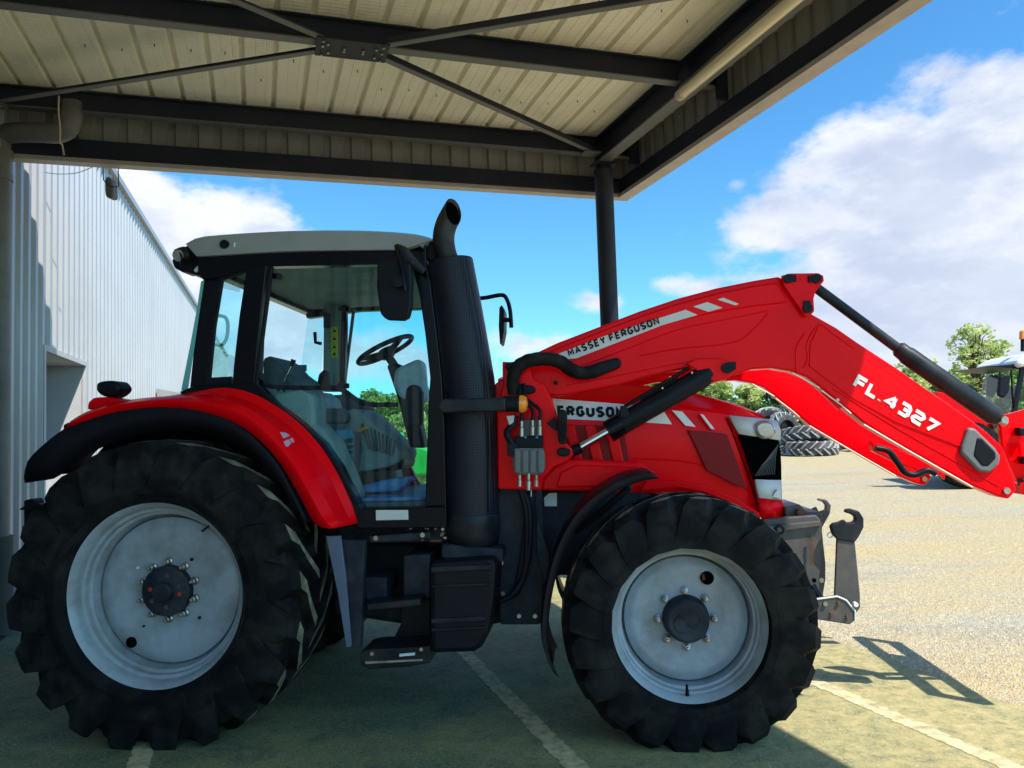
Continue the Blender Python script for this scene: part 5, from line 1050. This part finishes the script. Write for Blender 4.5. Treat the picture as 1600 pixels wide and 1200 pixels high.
for y in (4.42, 4.9, 5.3, 5.74): cr.box(xh, xh+.06, y, y+.06, 1.21, 1.50)
cr.box(2.5, xh, 4.86, 4.90, 1.2, 1.27); cr.box(2.5, xh, 4.86, 4.9, 1.42, 1.5)
cr.box(xh-.02, xh+.04, 4.97, 5.28, 1.22, 1.42)
cr.build('implement_carriage', 'red', trac, bevel=.006)

# ---- front linkage
Yl1, Yl2 = 4.98, 5.78
lk = MB().px([(1192, 812), (1275, 805), (1282, 812), (1284, 850), (1280, 935), (1262, 935), (1236, 880), (1205, 852), (1196, 836)], 5.0, 5.06).build('front_linkage', 'link', trac, bevel=.006)
ppx('linkage_block', [(1226, 792), (1250, 788), (1262, 800), (1284, 800), (1286, 822), (1228, 824)], 5.1, 5.5, 'link', parent=lk, bevel=.01)
ppx('linkage_rib', [(1200, 822), (1282, 814), (1284, 822), (1204, 832)], 4.97, 5.0, 'link', parent=lk, bevel=.004)
for q, r_, m_q in (((1218, 828), .03, 'black'), ((1218, 828), .015, 'link')): MB().cyl(P(q[0], q[1], 4.96-(.01 if r_ < .02 else 0)), (0, 1, 0), r_, .05, 20).build('linkage_pin', m_q, lk, smooth=40)
MB().cyl(P(1251, 801, 5.05), (0, 1, 0), .02, .06, 16).build('linkage_pin', 'rust', lk, smooth=40)
hook_far = [(1262, 800), (1276, 792), (1280, 800), (1290, 797), (1291, 790), (1286, 784), (1278, 782), (1280, 779), (1292, 781), (1299, 790), (1297, 803), (1285, 824), (1283, 850), (1264, 850), (1262, 815)]
ppx('lower_arm_hook', hook_far, Yl2-.5, Yl2-.46, 'link', parent=lk, bevel=.006, n=0)
ppx('lower_arm', [(1263, 826), (1284, 826), (1290, 880), (1290, 905), (1286, 930), (1264, 934), (1262, 880)], Yl2-.49, Yl2-.47, 'link', parent=lk, bevel=.004)
hook = [(1298, 823), (1302, 818), (1312, 816), (1320, 812), (1324, 817), (1334, 816), (1337, 812), (1335, 806), (1328, 803), (1321, 801), (1322, 796), (1330, 795), (1343, 799), (1350, 810), (1350, 824), (1343, 838), (1336, 848), (1310, 844), (1302, 836)]
la_ = ppx('lower_arm', [(1308, 842), (1336, 847), (1344, 930), (1344, 950), (1338, 958), (1318, 950), (1304, 940)], 4.93, 4.955, 'link', parent=lk, bevel=.004)
ppx('lower_arm_hook', hook, 4.92, 4.965, 'blackm', parent=lk, bevel=.008)
MB().tube([P(1297+4*math.cos(i*.7), 836+4*math.sin(i*.7), 4.94) for i in range(10)], .004, 6).build('hook_ring', 'silver', lk)
ppx('pivot_bracket', [(1270, 936), (1276, 936), (1308, 932), (1322, 938), (1336, 954), (1336, 970), (1328, 976), (1276, 968)], 4.87, 4.915, 'link', parent=lk, bevel=.006)
MB().tube([P(1271, 937, 4.868), P(1308, 932, 4.868), P(1322, 938, 4.868), P(1336, 955, 4.868), P(1336, 970, 4.868)], .006, 8).build('bright_edge', 'silver', lk)
for q, m_q in (((1290, 944), 'steel'), ((1311, 942), 'rust'), ((1325, 964), 'rust'), ((1300, 960), 'rust'), ((1338, 945), 'white')): MB().cyl(P(*q, 4.855), (0, 1, 0), .013 if m_q != 'rust' else .010, .03, 14).build('bracket_bolt', m_q, lk, smooth=40)
MB().tube([P(1268, 915, 5.0), P(1282, 936, 4.98)], .025, 12).build('lift_ram', 'gloss', lk, smooth=True)
for q in ((1272, 907), (1284, 907)): MB().cyl(P(*q, 5.0), (0, 1, 0), .014, .03, 12).build('linkage_pin', 'steel', lk, smooth=40)
mb = MB()
for i in range(9): c_q = P(1269+.6*math.sin(i*2), 840+5*i, 4.97); mb.tube([c_q+Vector((.006*math.cos(a), 0, .010*math.sin(a))) for a in [k*.9 for k in range(8)]], .003, 5)
mb.build('check_chain', 'rust', lk)
# ================================================================ BACKGROUND
def at(px, py, dist):
    """point straight under picture column px at ground range dist, standing on the yard"""
    d = ray(px, py); h = Vector((d.x, d.y, 0)).normalized()*dist; return Vector((h.x, h.y, ramp(h.x, h.y)))
def zat(px, py, dist): d = ray(px, py); return HCAM + d.z*dist/math.hypot(d.x, d.y)
# ---- scrap tyres
def tyre_mesh(R, W, nl=18, mud=0.055):
    rf = R*0.56; hw = W/2; Rc = R-mud; mb = MB()
    sec = [(rf, hw*.72), (rf+.03, hw*.9), ((rf+Rc)/2, hw), (Rc-.08, hw*.97), (Rc-.02, hw*.8), (Rc, hw*.4), (Rc, 0)]
    full = sec + [(a, -b) for a, b in sec[-2::-1]] + [(rf+.03, -hw*.7), (Rc-.06, -hw*.75), (Rc-.05, 0), (Rc-.06, hw*.75), (rf+.03, hw*.7)]
    v = []; n = len(full); seg = 48
    for k in range(seg):
        g = 2*math.pi*k/seg
        for r, z in full: v.append((r*math.cos(g), r*math.sin(g), z))
    mb.add(v, [(k*n+i, k*n+(i+1) % n, ((k+1) % seg)*n+(i+1) % n, ((k+1) % seg)*n+i) for k in range(seg) for i in range(n)], 0)
    for i in range(nl):
        for s in (1, -1):
            a0 = 2*math.pi*(i+(.5 if s < 0 else 0))/nl; v = []
            for (r, z, a) in ((Rc, 0, 0), (Rc, .5*hw, 9), (Rc-.02, .88*hw, 16), (Rc-.10, hw, 18)):
                rt = R if z < .7*hw else (R-.01 if z < hw else Rc-.08)
                for rr, zz, w_ in ((r-.01, z, -1.1), (rt, z*1.04, -.8), (rt, z*1.04, .8), (r-.01, z, 1.1)):
                    t = a0+R_(a)+w_*.036/rr; v.append((rr*math.cos(t), rr*math.sin(t), s*zz))
            f = [(j*4+q, j*4+q+1, (j+1)*4+q+1, (j+1)*4+q) for j in range(3) for q in range(3)]+[(0,1,2,3),(12,13,14,15)]
            mb.add(v, f, 1)
    return mb
M['lugold'] = mat('weathered_lug', (0.30, 0.30, 0.30), 0.9, var2=(0.45, 0.44, 0.42), vscale=6, spec=0.2)
tm = tyre_mesh(.92, .50)
def scrap(px, py, dist, lift, rx, ry, rz, sc, label):
    b = at(px, 700, dist); o = scrap.src
    if o is None: o = scrap.src = tm.build('scrap_tyre', ['oldrub', 'lugold'], None, smooth=30)
    else: o = o.copy(); col.objects.link(o)
    o.location = (b.x, b.y, b.z+lift); o.rotation_euler = (R_(rx), R_(ry), R_(rz)); o.scale = (sc,)*3
    tag(o, label, 'tyre', 'worn farm tyres heaped at the far edge of the yard')
scrap.src = None
D0 = 32
scrap(1269, 708, D0-1, .26, 0, 0, 10, 1.0, 'big worn tyre lying flat on the gravel in front of the heap')
scrap(1258, 690, D0-.2, .68, -9, 6, 40, 1.02, 'worn tyre tilted on top of the tyre that lies flat in front')
scrap(1226, 700, D0+1.5, .80, 90, 0, 35, .88, 'tall worn tyre standing upright just beside the red tractor nose')
scrap(1228, 706, D0-.5, .2, 0, 5, 0, .5, 'small tyre lying low at the left foot of the heap')
scrap(1290, 690, D0+1.8, .9, 20, 24, 60, .85, 'worn tyre leaning askew behind the two lying tyres')
scrap(1300, 690, D0+2.2, .9, 70, 20, 130, .9, 'dark tyre propped steeply at the back right of the heap')
scrap(1243, 650, D0+3, 1.62, 8, 5, 60, .6, 'pale tyre perched on the crest of the heap')
scrap(1330, 700, D0+2, .3, 0, 0, 0, .95, 'worn tyre lying flat under the loader arm right of the heap')
scrap(1312, 700, D0+3, .9, 85, 0, 60, .95, 'dark tyre standing behind the loader arm')
scrap(1360, 702, D0+1, .25, 4, 0, 30, .8, 'rightmost low tyre half hidden by the red loader arm')
scrap(1205, 700, D0+3, .9, 88, 0, -20, 1.0, 'tyre standing at the left back of the heap behind the hood')
# ---- second tractor at the right edge, seen from its side
D2 = 19; b2 = at(1585, 740, D2); zg = b2.z
t2 = root('tractor', b2, 'second red tractor with white cab roof standing out on the gravel at right', 'tractor')
dh = Vector((b2.x, b2.y, 0)).normalized(); Yt = b2.y
P_ = P; OX = 22
def P(a, b, Y): return P_(a+OX if 1430 < a else a, b, Y)
def q2(name, pts, y0, y1, m, parent=None, bevel=.01, n=0): 
    if n: pts = [tuple(q) for q in smooth_line(pts, n, True)]
    return MB().px(pts, Yt+y0, Yt+y1).build(name, m, parent or t2, bevel=bevel)
def w2(px, cz, r, wd_, y):
    c = P(px, 700, Yt+y); c = (c.x, zg+r)
    tb = MB().lathe(c, [(r*.55, Yt+y), (r*.6, Yt+y-.02), (r*.95, Yt+y), (r, Yt+y+.08), (r, Yt+y+wd_-.08), (r*.95, Yt+y+wd_), (r*.55, Yt+y+wd_)], 40)
    o = tb.build('wheel', 'rubber', t2, smooth=30)
    MB().lathe(c, [(r*.56, Yt+y+.02), (r*.5, Yt+y+.1), (r*.3, Yt+y+.06), (.0, Yt+y+.05)], 32).build('rim', 'rim', o, smooth=40); return o
w2(1497, 0, .68, .5, .0); w2(1497, 0, .68, .5, 1.7); w2(1660, 0, .92, .6, -.1); w2(1660, 0, .92, .6, 1.8)
q2('hood', [(1478, 658), (1486, 652), (1510, 649), (1565, 647), (1600, 646), (1640, 646), (1640, 700), (1560, 704), (1490, 704), (1480, 690)], .55, 1.55, 'red', bevel=.06)
q2('hood_vent', [(1520, 664), (1552, 662), (1556, 690), (1528, 694)], .53, .56, 'ink')
q2('chassis', [(1490, 690), (1660, 690), (1660, 735), (1500, 730)], .7, 1.5, 'chass')
q2('cab_roof', [(1566, 566), (1580, 555), (1596, 549), (1640, 545), (1720, 545), (1745, 556), (1745, 568), (1600, 568), (1572, 575)], .15, 2.0, 'white', bevel=.08)
q2('roof_visor', [(1520, 572), (1560, 569), (1580, 568), (1580, 576), (1556, 575)], .3, 1.9, 'black', bevel=.01)
for yy in (.2, 1.85):
    q2('cab_post', [(1574, 572), (1581, 572), (1566, 650), (1559, 650)], yy, yy+.08, 'black'); q2('cab_post', [(1650, 568), (1657, 568), (1664, 650), (1657, 650)], yy, yy+.08, 'black'); q2('cab_post', [(1732, 568), (1740, 568), (1740, 650), (1730, 650)], yy, yy+.08, 'black')
    q2('rear_fender', [(1585, 690), (1592, 665), (1612, 640), (1640, 628), (1680, 626), (1715, 640), (1740, 670), (1730, 676), (1700, 650), (1670, 640), (1640, 642), (1618, 654), (1602, 676), (1598, 695)], yy-.1 if yy < 1 else yy-.3, yy+.25, 'black')
mb = MB(); mb.add([(P(a, c, Yt+.22).x, Yt+.22, P(a, c, Yt+.22).z) for a, c in ((1578, 570), (1735, 568), (1735, 650), (1562, 650))], [(0, 1, 2, 3)]); mb.build('cab_glass', 'glass', t2)
a_, c_q2 = P(1578, 570, Yt+.25), P(1562, 650, Yt+.25)
MB().add([tuple(a_), tuple(c_q2), (c_q2.x, Yt+1.85, c_q2.z), (a_.x, Yt+1.85, a_.z)], [(0, 1, 2, 3)]).build('windscreen', 'glass', t2)
q2('seat', [(1640, 600), (1655, 600), (1662, 640), (1662, 660), (1625, 660), (1625, 648), (1645, 645)], .8, 1.3, 'inner_d', bevel=.04)
for yy, x_ in ((-.25, 1540), (2.2, 1522)): 
    q2('mirror', [(x_, 588), (x_+9, 584), (x_+18, 586), (x_+16, 610), (x_+8, 622), (x_-2, 618)], yy, yy+.1, 'black' if yy < 0 else 'gloss', bevel=.03)
    MB().tube([P(x_+18, 578, Yt+yy+.05), P(x_+20, 620, Yt+yy+.05), P(1562, 640, Yt+.3)], .02, 8).build('mirror_arm', 'black', t2)
MB().tube([P(1576, 549, Yt+.6), P(1576, 530, Yt+.6)], .04, 12).build('beacon_base', 'black', t2)
MB().tube([P(1576, 530, Yt+.6), P(1576, 518, Yt+.6), P(1576, 516, Yt+.6)], [.07, .06, .03], 16).build('beacon', 'orange', t2, smooth=40)
MB().tube(smooth_line([P(1452, 615, Yt+.4), P(1456, 603, Yt+.4), P(1456, 590, Yt+.4), P(1452, 578, Yt+.4)], 5), .035, 8).build('loader_hose', 'black', t2)
MB().tube(smooth_line([P(1456, 617, Yt+.4), P(1464, 607, Yt+.4), P(1476, 602, Yt+.4), P(1496, 606, Yt+.4), P(1510, 640, Yt+.5)], 5), .04, 8).build('loader_hose', 'black', t2)
q2('loader_frame', [(1440, 612), (1470, 616), (1500, 640), (1530, 650), (1530, 690), (1515, 690), (1490, 656), (1450, 640)], .3, .45, 'red')
q2('loader_knuckle', [(1530, 652), (1548, 654), (1558, 664), (1556, 680), (1540, 682), (1530, 672)], .2, .3, 'rust')
P = P_
# ---- green machine behind, seen through the cab
gm = root('mower', at(650, 700, 14), 'green machine standing behind the tractor, seen through the cab glass', 'machine')
Yg = 12.5
MB().px([(560, 690), (622, 690), (650, 694), (672, 700), (676, 745), (560, 750)], Yg, Yg+1.6).build('body_panel', 'green', gm, bevel=.06)
MB().px([(560, 672), (610, 676), (612, 691), (562, 690)], Yg+.2, Yg+1.2).build('cover', 'green', gm, bevel=.05)
for x in (580, 660): 
    c = P(x, 750, Yg); MB().lathe((c.x, .42), [(.1, Yg-.05), (.35, Yg-.05), (.42, Yg+.05), (.42, Yg+.3), (.1, Yg+.3)], 28).build('wheel', 'rubber', gm, smooth=30)
MB().px([(626, 700), (640, 701), (640, 722), (626, 722)], Yg-.01, Yg+.02).build('label_panel', 'white', gm)
# ---- trees: trunk, limbs and crown of leaf clumps
def leaves(mb, c, rad, n, size, rs, squash=.8, gap=0.0, hollow=.35):
    for _ in range(n):
        while True:
            d = Vector((rs.gauss(0, 1), rs.gauss(0, 1), rs.gauss(0, 1)))
            if d.length > .01: break
        d.normalize(); r = rad*(hollow+(1-hollow)*rs.random()**.5); p = c+Vector((d.x*r, d.y*r, d.z*r*squash))
        a = Vector((rs.uniform(-1, 1), rs.uniform(-1, 1), rs.uniform(-.6, .6))).normalized(); b = a.cross(Vector((rs.uniform(-1, 1), rs.uniform(-1, 1), rs.uniform(-1, 1)))).normalized(); s = size*rs.uniform(.6, 1.4)
        mb.add([p-a*s, p-b*s*.55, p+a*s, p+b*s*.55], [(0, 1, 2, 3)])
def tree(px, dist, htop_py, width_px, m, label, seed, name='tree', sparse=False, trunk=.3, group='trees and bushes along the far edge of the yard', zb=None, dens=1.0):
    rs = random.Random(seed); b = at(px, 650, dist); H = zat(px, htop_py, dist)-b.z; rad = width_px*dist/FOC/2
    t = root(name, b, label, 'tree' if name == 'tree' else 'bush', group)
    tb = MB(); cen = []; zc0 = b.z+H*trunk
    nl = 90 if sparse else 24
    tb.tube([b, b+Vector((.05*H*rs.uniform(-1, 1), 0, H*.45)), b+Vector((.06*H*rs.uniform(-1, 1), 0, H*.9))], [.022*H+.04, .015*H+.02, .01], 8)
    for i in range(nl):
        th = rs.uniform(0, 6.28); k = rs.random(); z = zc0+(H-H*trunk)*(.1+.82*k); env = math.sin(math.pi*min(1, .18+.75*k))**.7
        r = rad*env*(rs.random()**.5)*.85; c = Vector((b.x+r*math.cos(th), b.y+r*math.sin(th), z)); cen.append(c)
        tb.tube([b+Vector((0, 0, H*trunk*.8+(z-zc0)*.45)), (b+Vector((0, 0, z-b.z)))*.45+c*.55-Vector((0, 0, .05*H)), c], [.007*H, .004*H, .004], 5)
    tb.build('trunk', 'bark', t, smooth=True)
    mb = MB(); ls = dist*.0024
    for c in cen:
        cr_ = rad*(rs.uniform(.12, .2) if sparse else rs.uniform(.30, .48))
        leaves(mb, c, cr_, int((34 if sparse else 420)*dens), ls, rs, .75, hollow=.2)
    mb.build('crown', m, t)
T = [
 (1532, 40, 500, 104, 'leaf_l', 'tall thin-leaved tree with sky showing through its open crown', 11, 'tree', True, .28, .75),
 (1428, 46, 560, 100, 'leaf_l', 'pale green tree left of the thin-leaved tree, above the loader arm', 12, 'tree', False, .15, .5),
 (1490, 50, 590, 130, 'leaf_m', 'mid green bush under the thin-leaved tree', 13, 'bush', False, .05, 1),
 (1600, 52, 575, 110, 'leaf_m', 'green tree behind the second tractor cab', 14, 'tree', False, .1, 1),
 (1225, 44, 592, 96, 'leaf_d', 'dark green round tree behind the tyre heap', 15, 'tree', False, .08, 1),
 (1172, 48, 599, 58, 'leaf_l', 'bright yellow green bush between hood and dark tree', 16, 'bush', False, .05, 1),
 (1128, 50, 596, 60, 'leaf_l', 'light green bush just above the hood', 17, 'bush', False, .05, 1),
 (1085, 52, 578, 80, 'leaf_m', 'green tree seen in the gap above the lift cylinder', 18, 'tree', False, .05, 1),
 (1022, 50, 570, 90, 'leaf_m', 'leafy tree seen between loader arm and hood', 19, 'tree', False, .05, 1),
 (1300, 50, 622, 90, 'leaf_m', 'low green bush behind the right of the tyre heap', 20, 'bush', False, .05, 1),
 (1370, 52, 600, 90, 'leaf_m', 'green bush hidden mostly by the loader arm', 21, 'bush', False, .05, 1),
 (650, 60, 602, 70, 'leaf_m', 'green tree seen through the cab near the steering wheel', 22, 'tree', False, .1, 1),
 (590, 75, 616, 90, 'leaf_m', 'distant dark tree seen low through the cab door glass', 23, 'tree', False, .1, 1),
 (640, 20, 640, 110, 'leaf_l', 'sunny hedge bush behind the green machine', 24, 'bush', False, .02, 1),
 (560, 22, 648, 100, 'leaf_m', 'hedge bush seen below the cab grab bar', 25, 'bush', False, .02, 1),
 (720, 58, 605, 80, 'leaf_m', 'tree hidden behind the exhaust stack', 26, 'tree', False, .1, 1),
 (350, 60, 640, 70, 'leaf_m', 'low bush far off beside the warehouse end', 27, 'bush', False, .05, 1),
 (930, 56, 590, 90, 'leaf_m', 'tree behind the hood near the canopy column', 28, 'tree', False, .05, 1),
 (800, 58, 600, 90, 'leaf_d', 'dark tree behind the loader tower', 29, 'tree', False, .05, 1),
 (460, 60, 620, 90, 'leaf_d', 'dark bush behind the rear fender', 30, 'bush', False, .05, 1),
]
for (px, dist, top, wp, m, lab, sd, nm, sp, tr_, dn) in T: tree(px, dist, top, wp, M[m], lab, sd, nm, sp, tr_, dens=dn)
